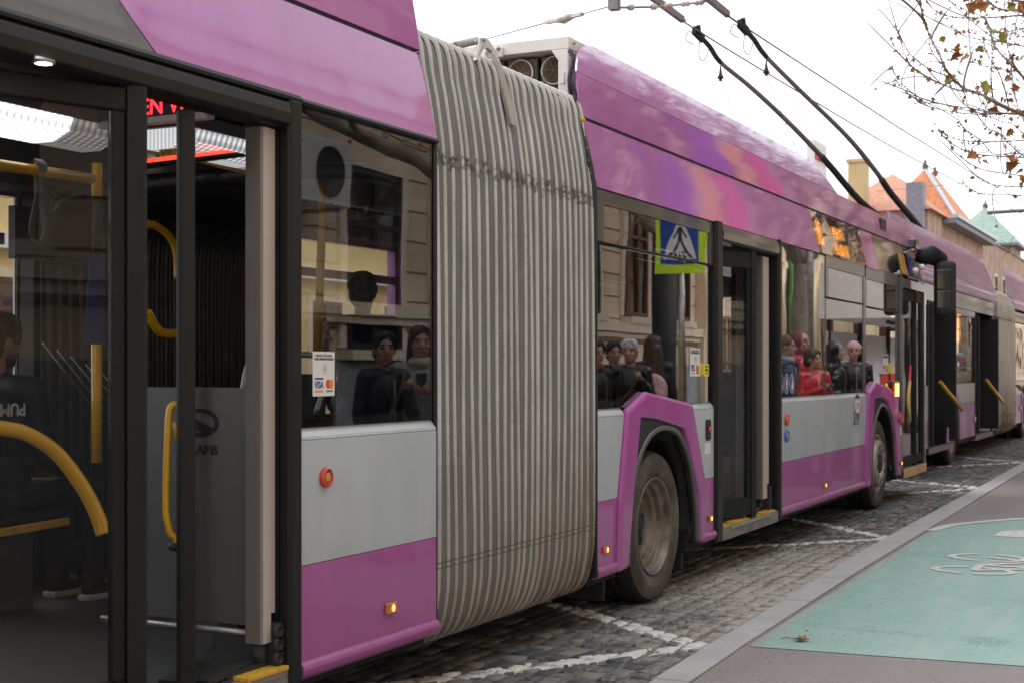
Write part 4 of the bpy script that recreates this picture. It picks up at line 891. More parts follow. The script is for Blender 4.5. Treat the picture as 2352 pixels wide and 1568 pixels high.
for a, b in ((5.50, 5.545), (7.325, 7.365)): mb = MB(); mb.prism_x([(.035, .3), (.16, .3), (.16, 2.42), (2.36, 2.42), (2.36, .3), (2.5, .3), (2.42, 2.85), (.13, 2.85), (.035, 2.4)], a, b); mb.build('portal_frame', 'interior_dark', bus)
mb = MB(); mb.box(-2.02, -1.98, .05, 2.5, .3, 2.9); mb.build('rear_wall', 'purple', bus)

# --- rear section side
side_panels(bus, [(-2, .7155), (2.12, .7155), (2.12, 1.19), (-2, 1.19)], [(-2, .352), (2.12, .352), (2.12, .7135), (-2, .7135)])
ledge(bus, -2, 2.12); skirt_trim(bus, -2, 2.12); pane(bus, -1.98, 2.1, 1.24, 2.46)
side_panels(bus, [(4.472, .7155), (5.532, .7155), (5.532, 1.19), (4.472, 1.19)], [(4.472, .352), (5.532, .352), (5.532, .7135), (4.472, .7135)])
ledge(bus, 4.472, 5.532); skirt_trim(bus, 4.472, 5.535)
pane(bus, 4.472, 5.532, 1.238, 2.462)
button(bus, 4.64, 1.041, .038, 'red_plastic', 'button_core')
text('lettering', 'STOP', .010, (4.64, -.0225, 1.068), 'ink', bus, align='CENTER')
marker(bus, 5.128, .462)
card_sticker(bus, 4.577, 1.357, .152, .172, .0125)
fairing('roof_panel', LOW, [3.28, 3.35, 3.5, 3.62, 3.665, 4, 5, 5.53], [(3.28, 1), (3.35, .86), (3.5, .46), (3.665, 0), (9, 0)], 1.0, 'purple_roof', bus)
fairing('roof_panel', LOW, [-2, 0, 2, 3.27, 3.34, 3.49, 3.655], 0.0, [(-2, 1), (3.27, 1), (3.34, .86), (3.49, .46), (3.655, 0)], 'frame_grey', bus)
fairing('roof_fairing', UPP, [-1, 1, 3, 5.0, 5.495, 5.53], 0.0, [(-1, 1), (5.495, 1.0), (5.53, .02)], 'purple_roof', bus)
fairing('roof_fairing', TOP, [-1, 1, 3, 5.0, 5.2, 5.30, 5.42, 5.47, 5.494], 0.0, [(-1, 1), (5.2, 1), (5.30, .86), (5.42, .5), (5.47, .22), (5.495, 0)], 'purple_roof', bus)
mb = MB(); mb.box(-1, 5.5, .095, .12, 2.80, 2.90); mb.box(7.35, 17, .095, .12, 2.80, 2.90); mb.build('fairing_gap', 'ink', bus)
mb = MB(); mb.prism_x([(-.008, 2.462), (-.012, 2.472), (-.004, 2.486), (.01, 2.486), (.01, 2.462)], 4.472, 5.534); mb.build('gutter_trim', 'dark_grey', bus)

# --- open rear door
mb = MB(); mb.prism_x([(.0, 2.36), (-.022, 2.372), (-.026, 2.41), (-.018, 2.448), (.004, 2.462), (.09, 2.462), (.09, 2.36)], 2.12, 4.383); mb.build('door_header', 'dark_grey', bus, bevel=.004)
mb = MB(); mb.prism_x([(-.014, 2.464), (-.02, 2.474), (-.006, 2.49), (.02, 2.488), (.02, 2.464)], 2.12, 4.468); mb.build('gutter_trim', 'rubber', bus)
mb = MB(); mb.prism_z([(4.384, -.006), (4.392, -.022), (4.455, -.022), (4.466, -.006), (4.466, .06), (4.384, .06)], .285, 2.462); mb.build('door_post', 'dark_grey', bus, bevel=.004)
mb = MB(); mb.prism_z([(2.12, -.02), (2.20, -.02), (2.20, .06), (2.12, .06)], .285, 2.36); mb.build('door_post', 'dark_grey', bus, bevel=.004)
mb = MB(); mb.box(4.375, 4.383, .03, .12, .36, 2.36); mb.build('door_seal', 'black_trim', bus)
mb = MB(); mb.box(2.2, 4.383, -.012, .05, .285, .345); mb.build('door_sill', 'sill_metal', bus, bevel=.004)
for a, b in ((2.25, 2.75), (2.9, 3.4), (3.6, 3.95), (4.13, 4.38)):
    mb = MB(); mb.box(a, b, -.018, .055, .3455, .362); mb.build('edge_stripe', 'yellow_mark', bus, bevel=.003)
def door_post_profile(x0, x1, y0, y1, z0, z1, n=7):
    mb = MB(); pts = [(x0 + .004, y1)]
    for k in range(n):
        a = lerp(y1, y0 + .006, k / n); b = lerp(y1, y0 + .006, (k + .55) / n); c_ = lerp(y1, y0 + .006, (k + 1) / n)
        pts += [(x0, a - .001), (x0, b), (x0 + .006, b - .001), (x0 + .006, c_)]
    pts += [(x0 + .001, y0 + .004), (x0 + .005, y0), (x1, y0), (x1, y1)]
    mb.prism_z(pts, z0, z1); return mb.build('door_column', 'alu', bus)
door_post_profile(4.285, 4.297, .042, .112, .449, 2.352); 
mb = MB(); mb.box(4.2975, 4.345, .04, .112, .449, 2.352); mb.box(4.346, 4.374, .043, .10, .555, 2.352); mb.build('door_column', 'alu_light', bus)
mb = MB(); mb.box(4.283, 4.378, .036, .116, 2.353, 2.375); mb.build('column_cap', 'black_trim', bus)
mb = MB(); mb.tube([(4.325, .08, .36), (4.325, .08, .449)], .03, 12)
mb.box(4.10, 4.36, .05, .16, .356, .375); mb.obox((3.96, .05, .372), (4.33, .11, .378), .045, .02); mb.obox((3.93, .14, .37), (4.2, .2, .372), .14, .014); mb.box(4.345, 4.376, .02, .11, .356, .52)
for k in range(3): mb.lathe([(.03, .0), (.03, -.012), (.012, -.012), (.012, -.005), (.001, -.005)], (4.36, .02, .39 + k * .05), seg=18)
mb.build('door_mechanism', 'rubber', bus)
def leaf(ox, oy, ang, L, z0, z1, name='door_leaf', th=.045, railw=.10, edge=.075, head=.12):
    """glazed door leaf running from (ox, oy) back along ang"""
    t = bpy.data.objects.new(name, None); C.objects.link(t); t.parent = bus; t.location = (ox, oy, 0); t.rotation_euler.z = ang
    mb = MB(); mb.box(-L, -edge, -th / 2, th / 2, z0, z0 + railw); mb.box(-L, -edge, -th / 2, th / 2, z1 - head, z1); mb.box(-L, -L + .05, -th / 2, th / 2, z0 + railw, z1 - head); mb.box(-edge - .045, -edge, -th / 2 + .004, th / 2 - .004, z0 + railw, z1 - head)
    mb.build('leaf_frame', 'black_trim', t, bevel=.006)
    mb = MB(); mb.prism_z([(-edge + .002, -th / 2 - .004), (-.016, -th / 2 - .012), (0, -th / 2), (0, th / 2), (-edge + .002, th / 2)], z0 - .02, z1 + .01); mb.build('leaf_edge', 'dark_grey', t, bevel=.004)
    mb = MB(); mb.box(-L + .05, -edge - .045, -.004, .004, z0 + railw, z1 - head); mb.build('leaf_glass', 'door_glass', t); return t
lA = leaf(3.598, .0, R(-20), .98, .37, 2.355, head=.075)
lB = leaf(3.84, .02, R(180 + 38.6), .62, .37, 2.33, th=.05)
# yellow grab handles
mb = MB(); d = Vector((math.cos(R(38.6)), math.sin(R(38.6)), 0)); nrm = Vector((-math.sin(R(38.6)), math.cos(R(38.6)), 0)); b0 = Vector((3.84, .02, 0))
q = lambda s, n_, z: b0 + d * s + nrm * n_ + Vector((0, 0, z))
mb.tube(spline([q(.06, .03, 1.335), q(.06, .045, 1.34), q(.06, .058, 1.325), q(.06, .065, 1.27), q(.06, .071, 1.1), q(.06, .072, .98), q(.06, .064, .93), q(.06, .056, .90), q(.06, .04, .885), q(.06, .035, .85)], 6), .0125, 10)
mb.tube([q(.06, .036, 1.28), q(.06, .036, 1.22)], .012, 8); h_ = mb.build('grab_handle', 'yellow', bus)
mb = MB(); mb.ell(q(.06, .04, .855), (.03, .03, .016), 12, 8); mb.build('handle_foot', 'rubber', h_)
mb = MB(); mb.tube(spline([at(-60, 972, .36), at(0, 982, .36), at(60, 995, .34), at(130, 1040, .31), at(190, 1118, .27), at(222, 1180, .24), at(237, 1226, .22)], 8), .0245, 14); mb.build('grab_handle', 'yellow', bus)

# --- interior seen through the doorway
def rail(pts, r=.019, mat='yellow', n=1, name='handrail'):
    mb = MB(); mb.tube(spline(pts, n) if n > 1 else pts, r, 12); return mb.build(name, mat, bus)
rail([at(-40, 372, .9), at(0, 380, .9), at(212, 411, .9)], .021)
rail([at(223, 376, .93), at(223, 452, .93)], .021)
rail([at(223, 452, .93), at(223, 600, .93)], .019, 'interior_dark')
rail([at(222, 785, .93), at(222, 1062, .93)], .021)
mb = MB(); p0, p1, p2, p3 = at(207, 588, .9), at(240, 588, .9), at(240, 790, .9), at(193, 790, .9)
vs = [p0, p1, p2, p3]; mb.add([tuple(p) for p in vs] + [tuple(p + Vector((.012, .012, 0))) for p in vs], [(0, 1, 2, 3), (7, 6, 5, 4), (0, 4, 5, 1), (1, 5, 6, 2), (2, 6, 7, 3), (3, 7, 4, 0)]); mb.build('leaflet_holder', 'sticker_blue', bus)
mb = MB(); c0 = at(88, 384, .9); sx_ = .9
loop = [c0 + Vector((0, 0, -.09))] + [c0 + Vector((dx * .034, 0, -.09 + dz)) for dx, dz in ((-.35, -.05), (-1, -.13), (-1.0, -.165), (-.6, -.19), (0, -.197), (.6, -.19), (1.0, -.165), (1, -.13), (.35, -.05))]
loop = spline(loop + [loop[0]], 5)
for a, b in zip(loop, loop[1:]): mb.obox(a, b, .022, .006, up=(0, 1, 0))
mb.obox(c0 + Vector((0, 0, .03)), c0 + Vector((0, 0, -.1)), .028, .02); mb.lathe([(.026, -.022), (.030, -.01), (.030, .01), (.026, .022)], c0, axis='x', seg=16)
mb.build('hand_strap', 'interior_grey', bus)
# ceiling lights: ribbed diffusers
def ribbed(name, s, col=(.93, .97, 1)):
    m, nt, b = nodes(name); tc = N(nt, 'ShaderNodeTexCoord')
    wv = N(nt, 'ShaderNodeTexWave'); wv.wave_type = 'BANDS'; wv.bands_direction = 'X'; wv.inputs['Scale'].default_value = 9; nt.links.new(tc.outputs['Object'], wv.inputs[0])
    w2 = N(nt, 'ShaderNodeTexWave'); w2.bands_direction = 'Y'; w2.inputs['Scale'].default_value = 16; nt.links.new(tc.outputs['Object'], w2.inputs[0])
    f = M(nt, 'MULTIPLY', M(nt, 'ADD', M(nt, 'MULTIPLY', wv.outputs[1], .75), .35), M(nt, 'ADD', M(nt, 'MULTIPLY', w2.outputs[1], .5), .5))
    nt.links.new(M(nt, 'MULTIPLY', f, s), b.inputs['Emission Strength']); b.inputs['Emission Color'].default_value = (*col, 1); b.inputs['Base Color'].default_value = (.5, .52, .55, 1); b.inputs['Roughness'].default_value = .3; MATS[name] = m
ribbed('diffuser', 3.2); ribbed('diffuser_mid', .55); ribbed('diffuser_dim', .22)
def ceil_light(x0, x1, y=.88, lit=None, z=2.40, on='diffuser'):
    mb = MB(); mb.box(x0 - .02, x1 + .02, y - .16, y + .17, z + .05, z + .10); o = mb.build('ceiling_light', 'interior_grey', bus)
    xl = lit or x1
    for a, b, mt in ((x0, xl, on), (xl + .002, x1, 'diffuser_dim')):
        if b - a < .02: continue
        mb = MB(); mb.prism_x([(y - .15, z + .049), (y - .13, z), (y - .05, z - .035), (y + .05, z - .035), (y + .14, z), (y + .155, z + .049)], a, b); mb.build('diffuser', mt, o)
ceil_light(2.0, 4.42, y=.98, lit=4.16, z=2.375); ceil_light(4.62, 5.42, y=.80, lit=5.2, on='diffuser_mid'); ceil_light(11, 13.5, y=1.1, on='diffuser_dim')
for p in (at(100, 143, -.012), at(815, 459, 1.2), at(339, 366, 1.6), at(562, 347, 1.4)):
    mb = MB(); mb.lathe([(.034, .004), (.034, -.006), (.024, -.006)], p, axis='z', seg=20); o = mb.build('downlight', 'steel', bus)
    mb = MB(); mb.lathe([(.001, -.005), (.024, -.005)], p, axis='z', seg=20); mb.build('lamp', 'spot_white', o)
# destination display over the aisle
dx, dy0, dy1, dz0, dz1 = 4.30, .30, 1.05, 2.405, 2.535
mb = MB(); mb.box(dx, dx + .05, dy0, dy1, dz0, dz1); o = mb.build('route_display', 'ac_white', bus, bevel=.006)
mb = MB(); mb.box(dx - .004, dx - .001, dy0 + .03, dy1 - .03, dz0 + .025, dz1 - .012); mb.build('screen', 'ink', o)
m, nt, b = nodes('led_dots'); tc = N(nt, 'ShaderNodeTexCoord'); sp = N(nt, 'ShaderNodeSeparateXYZ'); nt.links.new(tc.outputs['Object'], sp.inputs[0])
fx = M(nt, 'SINE', M(nt, 'MULTIPLY', sp.outputs[0], 2 * math.pi / .0085)); fy = M(nt, 'SINE', M(nt, 'MULTIPLY', sp.outputs[1], 2 * math.pi / .0085))
nt.links.new(M(nt, 'MULTIPLY', M(nt, 'ADD', M(nt, 'MULTIPLY', fx, fy), .9, clamp=True), 3.6), b.inputs['Emission Strength']); b.inputs['Emission Color'].default_value = (1, .02, .03, 1); b.inputs['Base Color'].default_value = (.05, .005, .005, 1); MATS['led_dots'] = m
text('led_lettering', 'LEN VI', .088, (dx - .0055, .66, dz0 + .034), 'led_dots', o, rot=(R(90), 0, R(-90)), bold=.001)
mb = MB(); mb.box(4.60, 4.602, .62, .78, 2.30, 2.36); o = mb.build('notice', 'sticker_yellow', bus)
text('lettering', 'ATENȚIE!', .026, (4.599, .77, 2.335), 'ink', o, rot=(R(90), 0, R(-90))); text('lettering', 'LA DESCHIDERE', .02, (4.599, .775, 2.31), 'ink', o, rot=(R(90), 0, R(-90)))
rail([at(330, 336, .9), at(405, 352, .9), at(470, 366, .9), at(600, 400, .9)], .022)
rail([at(300, 384, .7), at(330, 379, .7), at(565, 350, .7)], .02, 'dark_grey')
rail([at(330, 372, .69), at(565, 344, .69)], .011, 'red_strip', name='strip_light')  # emissive strip stands in for red light reflected on the dark rail
rail([at(330, 515, 1.6), at(360, 520, 1.6), at(390, 545, 1.6), at(405, 580, 1.6), at(408, 640, 1.6)], .02, n=6)
rail([at(338, 716, 1.3), at(350, 740, 1.3), at(372, 764, 1.3), at(410, 765, 1.3), at(440, 755, 1.3)], .022, n=6)
rail([at(745, 330, .7), at(728, 880, .75)], .02); rail([at(905, 360, 2.2), at(908, 480, 2.2)], .02)
# glazed partition with emblem and name
px_ = 4.352
mb = MB(); mb.box(px_, px_ + .016, .14, .80, .50, 1.392); pt = mb.build('partition_panel', 'partition', bus, bevel=.004)
mb = MB(); mb.tube([(px_ - .01, .12, .475), (px_ - .01, .85, .475)], .014, 10); mb.build('lower_rail', 'steel', pt)
mb = MB()
def ring_x(cy, cz, ry0, rz0, ry1, rz1, a0, a1, X, n=40):
    for i in range(n):
        b0_, b1_ = R(lerp(a0, a1, i / n)), R(lerp(a0, a1, (i + 1) / n))
        mb.add([(X, cy - ry * math.cos(b), cz + rz * math.sin(b)) for ry, rz, b in ((ry0, rz0, b0_), (ry0, rz0, b1_), (ry1, rz1, b1_), (ry1, rz1, b0_))], [(0, 1, 2, 3)])
ex, ey, ez = px_ - .0015, .378, 1.257
ring_x(ey, ez, .096, .055, .073, .038, -12, 192, ex); ring_x(ey, ez, .096, .055, .073, .038, 200, 348, ex)
mb.prism_x([(ey + .055, ez + .006), (ey + .02, ez + .016), (ey - .075, ez - .022), (ey - .045, ez - .04), (ey + .02, ez - .03), (ey + .03, ez - .012)], ex - .0003, ex); mb.build('emblem', 'ink', pt)
text('lettering', 'SOLARIS', .047, (px_ - .0015, .482, 1.138), 'ink', pt, rot=(R(90), 0, R(-90)), bold=.0018, sx=1.1)
# seats
def seat(x, y, z=.36, face=0):
    s = bpy.data.objects.new('seat', None); C.objects.link(s); s.parent = bus; s.location = (x, y, z); s.rotation_euler.z = face
    mb = MB(); mb.box(-.22, .22, -.21, .21, .40, .46); mb.build('cushion', 'interior_dark', s, bevel=.03)
    mb = MB(); mb.prism_y([(-.22, .44), (-.14, .44), (-.24, 1.08), (-.31, 1.08)], -.21, .21); mb.build('backrest', 'interior_dark', s, bevel=.03)
    mb = MB(); mb.tube(spline([(-.2, -.2, .9), (-.27, -.22, 1.1), (-.29, -.15, 1.16), (-.29, .15, 1.16), (-.27, .22, 1.1), (-.2, .2, .9)], 5), .014, 8); mb.build('grab_rim', 'steel', s)
    mb = MB(); mb.box(-.16, .16, -.05, .05, 0, .4); mb.build('pedestal', 'interior_grey', s)
for a in ((4.78, 1.86), (4.0, 1.95), (3.1, 1.95), (8.3, 1.9, .6), (9.2, 1.9, .6), (10.2, 1.95), (11.4, 1.95), (12.3, 1.95), (13.2, 1.95), (12.4, .6), (13.2, .6), (5.0, .62, .36, R(180))): seat(*a)
mb = MB(); p0, p1 = at(-20, 1226, 1.35), at(156, 1196, 1.35); mb.obox(p0, p1, .02, .03); mb.build('edge_stripe', 'yellow_mark', bus)
mb = MB(); p0, p1 = at(40, 482, 2.25), at(205, 600, 2.25); mb.box(min(p0.x, p1.x), max(p0.x, p1.x), 2.25, 2.29, p1.z, p0.z); o = mb.build('info_screen', 'interior_grey', bus, bevel=.006)
mb = MB(); 
for a, b, c_, d_ in ((p0.x - .02, p1.x + .02, p1.z - .02, p1.z), (p0.x - .02, p1.x + .02, p0.z, p0.z + .02), (p0.x - .02, p0.x, p1.z, p0.z), (p1.x, p1.x + .02, p1.z, p0.z)): mb.box(a, b, 2.245, 2.29, c_, d_)
mb.build('screen_frame', 'interior_grey', o)

# --- bellows
bl_root = bpy.data.objects.new('bellows', None); C.objects.link(bl_root); bl_root.parent = bus
def belly(dx=0, inset=0.0):
    """cross section of the bellows in y, z from under the floor over the side to the roof"""
    p = [(1.27, .195), (.60, .195), (.34, .197), (.18, .205), (.085, .235), (.03, .31), (.002, .44), (-.005, .56), (-.008, .80), (-.006, 1.5), (-.002, 2.1), (.006, 2.42), (.032, 2.64), (.062, 2.80), (.085, 2.91), (.125, 2.975), (.20, 3.0), (.32, 3.008), (1.27, 3.01)]
    q = spline([(0, y, z) for y, z in p], 4)
    return [(v.y + inset * (1 if v.y < 1 else 0) * 1.0, v.z + (inset if v.z < .4 else -inset if v.z > 2.7 else 0)) for v in q]
NR = 23; X0, X1 = 5.548, 7.318; rg = random.Random(4)
rib_x = [X0 + (X1 - X0) * (i / (NR - 1)) + (rg.uniform(-.012, .012) if 0 < i < NR - 1 else 0) for i in range(NR)]
lean = [rg.uniform(-.016, .016) for _ in range(NR)]
def ribx(i, z):
    """ribs fan a little and pinch towards the middle low down"""
    u = i / (NR - 1); low = max(0, (1.2 - z)) * .055 * math.sin(math.pi * 2 * u); hi = max(0, z - 2.3) * .05 * (.5 - u)
    return rib_x[i] + lean[i] * math.sin(z * 1.7 + i) + low * .6 - hi + (0 if z > .5 else -(0.5 - z) * .25 * (1 - abs(2 * u - 1)) * .4)
outer = belly(); full = outer + [(2.54 - y, z) for y, z in reversed(outer[:-1])]
def rib_mesh(i):
    mb = MB(); big = i in (13,)
    w_ = .0080 if not big else .013
    n = len(outer); rows = []
    for k, (y, z) in enumerate(full):
        a = full[max(k - 1, 0)]; b = full[min(k + 1, len(full) - 1)]
        ty, tz = b[0] - a[0], b[1] - a[1]; L = math.hypot(ty, tz) or 1; ny, nz = -tz / L, ty / L
        if (y - 1.27) * ny + (z - 1.6) * nz < 0: ny, nz = -ny, -nz
        x = ribx(i, z); row = []; hz = max(0, min(1, (z - 2.80) / .15)) * .012
        for dx, h in ((-w_, -.012), (-w_, -.001), (-w_ * .6, .0035), (-w_ * .1, .0052), (w_ * .5, .0046), (w_, .0), (w_, -.012)):
            row.append((x + dx, y + ny * (h + hz), z + nz * (h + hz)))
        rows.append(row)
    m_ = 7; vs = [p for r in rows for p in r]
    mb.add(vs, [(k * m_ + j, k * m_ + j + 1, (k + 1) * m_ + j + 1, (k + 1) * m_ + j) for k in range(len(rows) - 1) for j in range(m_ - 1)], True)
    # rivets
    acc = 0.0; nxt = rg.uniform(.03, .09)
    for k in range(1, n - 8):
        y, z = outer[k]; y0, z0 = outer[k - 1]; L = math.hypot(y - y0, z - z0)
        while acc + L > nxt and L > 0:
            t = (nxt - acc) / L; yy, zz = lerp(y0, y, t), lerp(z0, z, t)
            tL = L; ny, nz = -(z - z0) / tL, (y - y0) / tL
            if ny * (yy - 1.27) + nz * (zz - 1.6) < 0: ny, nz = -ny, -nz
            if yy < .5: mb.ell((ribx(i, zz) - w_ * .45, yy + ny * .0035, zz + nz * .0035), (.0042, .0042, .0042), 6, 4)
            nxt += rg.choice((.068, .07, .072))
        acc += L
    return mb.build('rib', 'bellow_rib', bl_root)
for i in range(NR): rib_mesh(i)
for i in range(NR - 1):
    mb = MB(); rows = []
    for k, (y, z) in enumerate(full):
        a = full[max(k - 1, 0)]; b = full[min(k + 1, len(full) - 1)]
        ty, tz = b[0] - a[0], b[1] - a[1]; L = math.hypot(ty, tz) or 1; ny, nz = -tz / L, ty / L
        if (y - 1.27) * ny + (z - 1.6) * nz < 0: ny, nz = -ny, -nz
        xa, xb = ribx(i, z) + .006, ribx(i + 1, z) - .006
        up_ = max(0, min(1, (z - 2.82) / .12)) * .004
        rows.append([(lerp(xa, xb, t), y + ny * (h + up_ * math.sin(math.pi * t)), z + nz * (h + up_ * math.sin(math.pi * t))) for t, h in ((0, -.004), (.10, -.0065), (.3, -.004), (.55, -.002), (.8, -.004), (.93, -.0075), (1, -.006))])
    m_ = 7; mb.add([p for r in rows for p in r], [(k * m_ + j, k * m_ + j + 1, (k + 1) * m_ + j + 1, (k + 1) * m_ + j) for k in range(len(rows) - 1) for j in range(m_ - 1)], True)
    mb.build('pleat', 'pleat', bl_root)
# dark inner lining with its vertical folds
mb = MB()
for s_, yb in ((1, .14), (-1, 2.36)):
    n = 0; x = X0 + .02
    while x < X1 - .04:
        pts = [(x + .04, yb + s_ * .0, .36), (x + .04, yb + s_ * .0, 1.5), (x + .04, yb, 2.1), (x + .04, yb + s_ * .06, 2.27), (x + .04, yb + s_ * .2, 2.36), (x + .04, yb + s_ * .7, 2.40), (x + .04, 1.25, 2.41)]
        mb.tube(spline(pts, 4), .043, 8); x += .077
mb.build('inner_lining', 'bellow_inner', bl_root)
for k in range(6):
    mb = MB(); a, b = at(98 + k * 33, 788 + k * 16, 2.1 - k * .03), at(238 + k * 24, 966 + k * 2, 2.0 - k * .03); mb.tube([a, b], .004, 6); mb.build('fold_rod', 'steel', bl_root)
mb = MB(); mb.tube([(7.338, .004, .30), (7.338, .004, 2.46), (7.336, .03, 2.60), (7.334, .085, 2.83)], .022, 10); mb.build('edge_seal', 'rubber', bus)
mb = MB(); mb.tube([(5.538, .012, .30), (5.538, .012, 2.46), (5.538, .085, 2.83)], .012, 8); mb.build('edge_seal', 'rubber', bus)
mb = MB(); mb.tube(spline([(7.32, .10, 2.80), (7.30, .13, 2.9), (7.33, .11, 3.0), (7.31, .14, 3.08), (7.34, .13, 3.2), (7.36, .16, 3.26)], 4), .014, 8); mb.tube(spline([(7.33, .12, 2.84), (7.36, .13, 2.95), (7.33, .15, 3.05), (7.35, .15, 3.14)], 4), .01, 8); mb.build('cable_loom', 'rubber', bus)
mb = MB(); mb.ell((7.335, .075, 2.855), (.025, .02, .022), 10, 8); mb.build('rusty_bolt', 'button_core', bus)
pm('arm_grey', (.36, .33, .305), .45, var=.05, metal=.2)
# lifting arm over the bellows
arm_ = bpy.data.objects.new('bellows_arm', None); C.objects.link(arm_); arm_.parent = bus
P = lambda u, v: at(u, v, interp(v, [(90, .16), (115, .135), (150, .085), (200, .055), (260, .03), (300, .015)]))
o_ = [P(1098, 88), P(1108, 87), P(1120, 94), P(1136, 122), P(1152, 165), P(1168, 215), P(1180, 262), P(1184, 286), P(1178, 292), P(1171, 286), P(1160, 240), P(1146, 185), P(1134, 140), P(1126, 120), P(1116, 112), P(1106, 114), P(1101, 124), P(1100, 140), P(1088, 140), P(1091, 118), P(1098, 102)]
mb = MB(); n = len(o_); mb.add([tuple(p - Vector((0, .012, 0))) for p in o_] + [tuple(p + Vector((.002, .010, 0))) for p in o_], [tuple(range(n)), tuple(range(2 * n - 1, n - 1, -1))] + [(i, i + n, (i + 1) % n + n, (i + 1) % n) for i in range(n)]); mb.build('bracket', 'arm_grey', arm_, bevel=.003)
mb = MB(); a, b = P(1104, 93), P(1070, 103); mb.tube([a + Vector((0, .02, 0)), b + Vector((0, .06, .0))], .02, 10); c_ = b + Vector((0, .06, 0)); mb.tube([c_, c_ + Vector((-.35, .75, -.02))], .016, 10); mb.build('rod', 'arm_grey', arm_)
for p in (P(1104, 93), P(1086, 98)): mb = MB(); mb.lathe([(.011, .0), (.011, -.008), (.001, -.008)], (p.x, p.y - .014, p.z), seg=14); mb.build('bolt', 'steel', arm_)

# --- cooling unit on the roof
acu = bpy.data.objects.new('cooling_unit', None); C.objects.link(acu); acu.parent = bus
xa = 7.57
mb = MB(); mb.box(xa, xa + 2.3, .26, 2.2, 3.325, 3.397); mb.box(xa, xa + 2.3, .26, .30, 2.9, 3.322); mb.box(xa + 2.26, xa + 2.3, .31, 2.2, 2.9, 3.322); mb.box(xa + .01, xa + 2.25, 2.16, 2.2, 2.9, 3.322)
mb.prism_x([(.262, 2.9), (.325, 2.9), (.325, 3.26), (.37, 3.322), (.262, 3.322)], xa - .006, xa + .012); mb.build('casing', 'ac_white', acu, bevel=.004)
mb = MB(); mb.box(xa + .14, xa + .16, .31, 2.15, 2.9, 3.255); mb.build('inner_wall', 'interior_dark', acu)
for cy, cz in [(.385 + .222 * k, 3.222) for k in range(7)] + [(.385 + .222 * k, 3.0) for k in range(4)]:
    mb = MB(); mb.box(xa + .10, xa + .135, cy - .098, cy + .098, cz - .10, cz + .092); f = mb.build('fan', 'fan_body', acu, bevel=.008)
    mb = MB(); mb.lathe([(.082, .098), (.088, .07), (.078, .066), (.074, .098)], (xa, cy, cz), axis='x', seg=36); mb.build('fan_ring', 'steel', f)
    mb = MB(); mb.lathe([(.074, .0985), (.001, .0985)], (xa, cy, cz), axis='x', seg=30); mb.build('fan_hole', 'well', f)
    mb = MB()
    for r_ in [.012 + .0085 * k for k in range(8)]: mb.tube([(xa + .072, cy + r_ * math.cos(2 * math.pi * k / 28), cz + r_ * math.sin(2 * math.pi * k / 28)) for k in range(28)], .0016, 5, closed=True)
    for k in range(3): a = k * math.pi / 3 + .1; mb.tube([(xa + .068, cy - .08 * math.cos(a), cz - .08 * math.sin(a)), (xa + .068, cy + .08 * math.cos(a), cz + .08 * math.sin(a))], .002, 5)
    mb.build('fan_grille', 'fan_wire', f)
mb = MB(); mb.box(xa - .03, xa - .001, .68, .80, 3.31, 3.37); mb.lathe([(.025, -.03), (.042, -.045), (.042, -.06), (.028, -.06), (.024, -.045)], (xa, .75, 3.325), axis='x', seg=20); mb.build('lifting_eye', 'ac_white', acu, bevel=.004)
for cy, cz in ((.785, 3.357), (.70, 3.36)): mb = MB(); mb.lathe([(.012, -.03), (.012, -.042), (.001, -.042)], (xa, cy, cz), axis='x', seg=12); mb.build('bolt', 'steel', acu)
for cx, cz in ((xa + .07, 3.37), (xa + .07, 3.30)): mb = MB(); mb.lathe([(.011, .259), (.011, .25), (.001, .25)], (cx, 0, cz), seg=12); mb.build('bolt', 'steel', acu)
mb = MB(); mb.box(xa - .014, xa - .007, .28, .31, 3.12, 3.19); mb.build('catch_plate', 'ac_white', acu, bevel=.003)
mb = MB(); mb.tube(spline([(xa + .05, .78, 2.97), (xa + .03, .70, 2.94), (xa + .05, .62, 2.955), (xa + .03, .55, 2.935), (xa + .05, .48, 2.96)], 5), .014, 8); mb.build('cable', 'rubber', acu)

# --- front section side, second axle
LA = [(7.365, .352), (7.658, .352), (7.681, .7135)]; 
side_panels(bus, [(7.365, .7155), (7.681, .7155), (7.788, 1.19), (7.365, 1.19)], [(7.365, .352), (7.658, .352), (7.681, .7135), (7.365, .7135)])
side_panels(bus, [(9.218, .7155), (9.468, .7155), (9.468, 1.19), (8.985, 1.19)], [(9.218, .352), (9.468, .352), (9.468, .7135), (9.218, .7135)])
ledge(bus, 7.365, 7.79); ledge(bus, 8.965, 9.468); skirt_trim(bus, 7.362, 7.654); skirt_trim(bus, 9.222, 9.475)
mb = MB(); mb.prism_y([(7.648, .285), (7.660, .34), (7.683, .70), (7.794, 1.222), (8.116, 1.325), (8.955, 1.236), (9.21, .735), (9.212, .30), (9.113, .30), (9.079, .632), (8.801, 1.074), (8.30, 1.150), (8.006, 1.172), (7.899, .763), (7.80, .295)], -.03, .028); mb.build('wheel_arch', 'purple', bus, bevel=.022)
mb = MB(); mb.prism_y([(7.80, .297), (7.90, .763), (8.008, 1.170), (8.30, 1.148), (8.80, 1.072), (9.077, .632), (9.111, .30), (9.075, .30), (9.05, .52), (8.93, .83), (8.72, 1.03), (8.44, 1.085), (8.17, 1.03), (7.97, .85), (7.85, .58), (7.82, .297)], -.006, .026); mb.build('arch_liner', 'rubber', bus, bevel=.004)
mb = MB(); mb.tube(spline([(x, -.004, z) for x, z in ((7.822, .30), (7.845, .58), (7.96, .86), (8.16, 1.04), (8.43, 1.095), (8.72, 1.04), (8.94, .83), (9.055, .52), (9.08, .31))], 6), .02, 10); mb.build('arch_lip', 'frame_grey', bus)
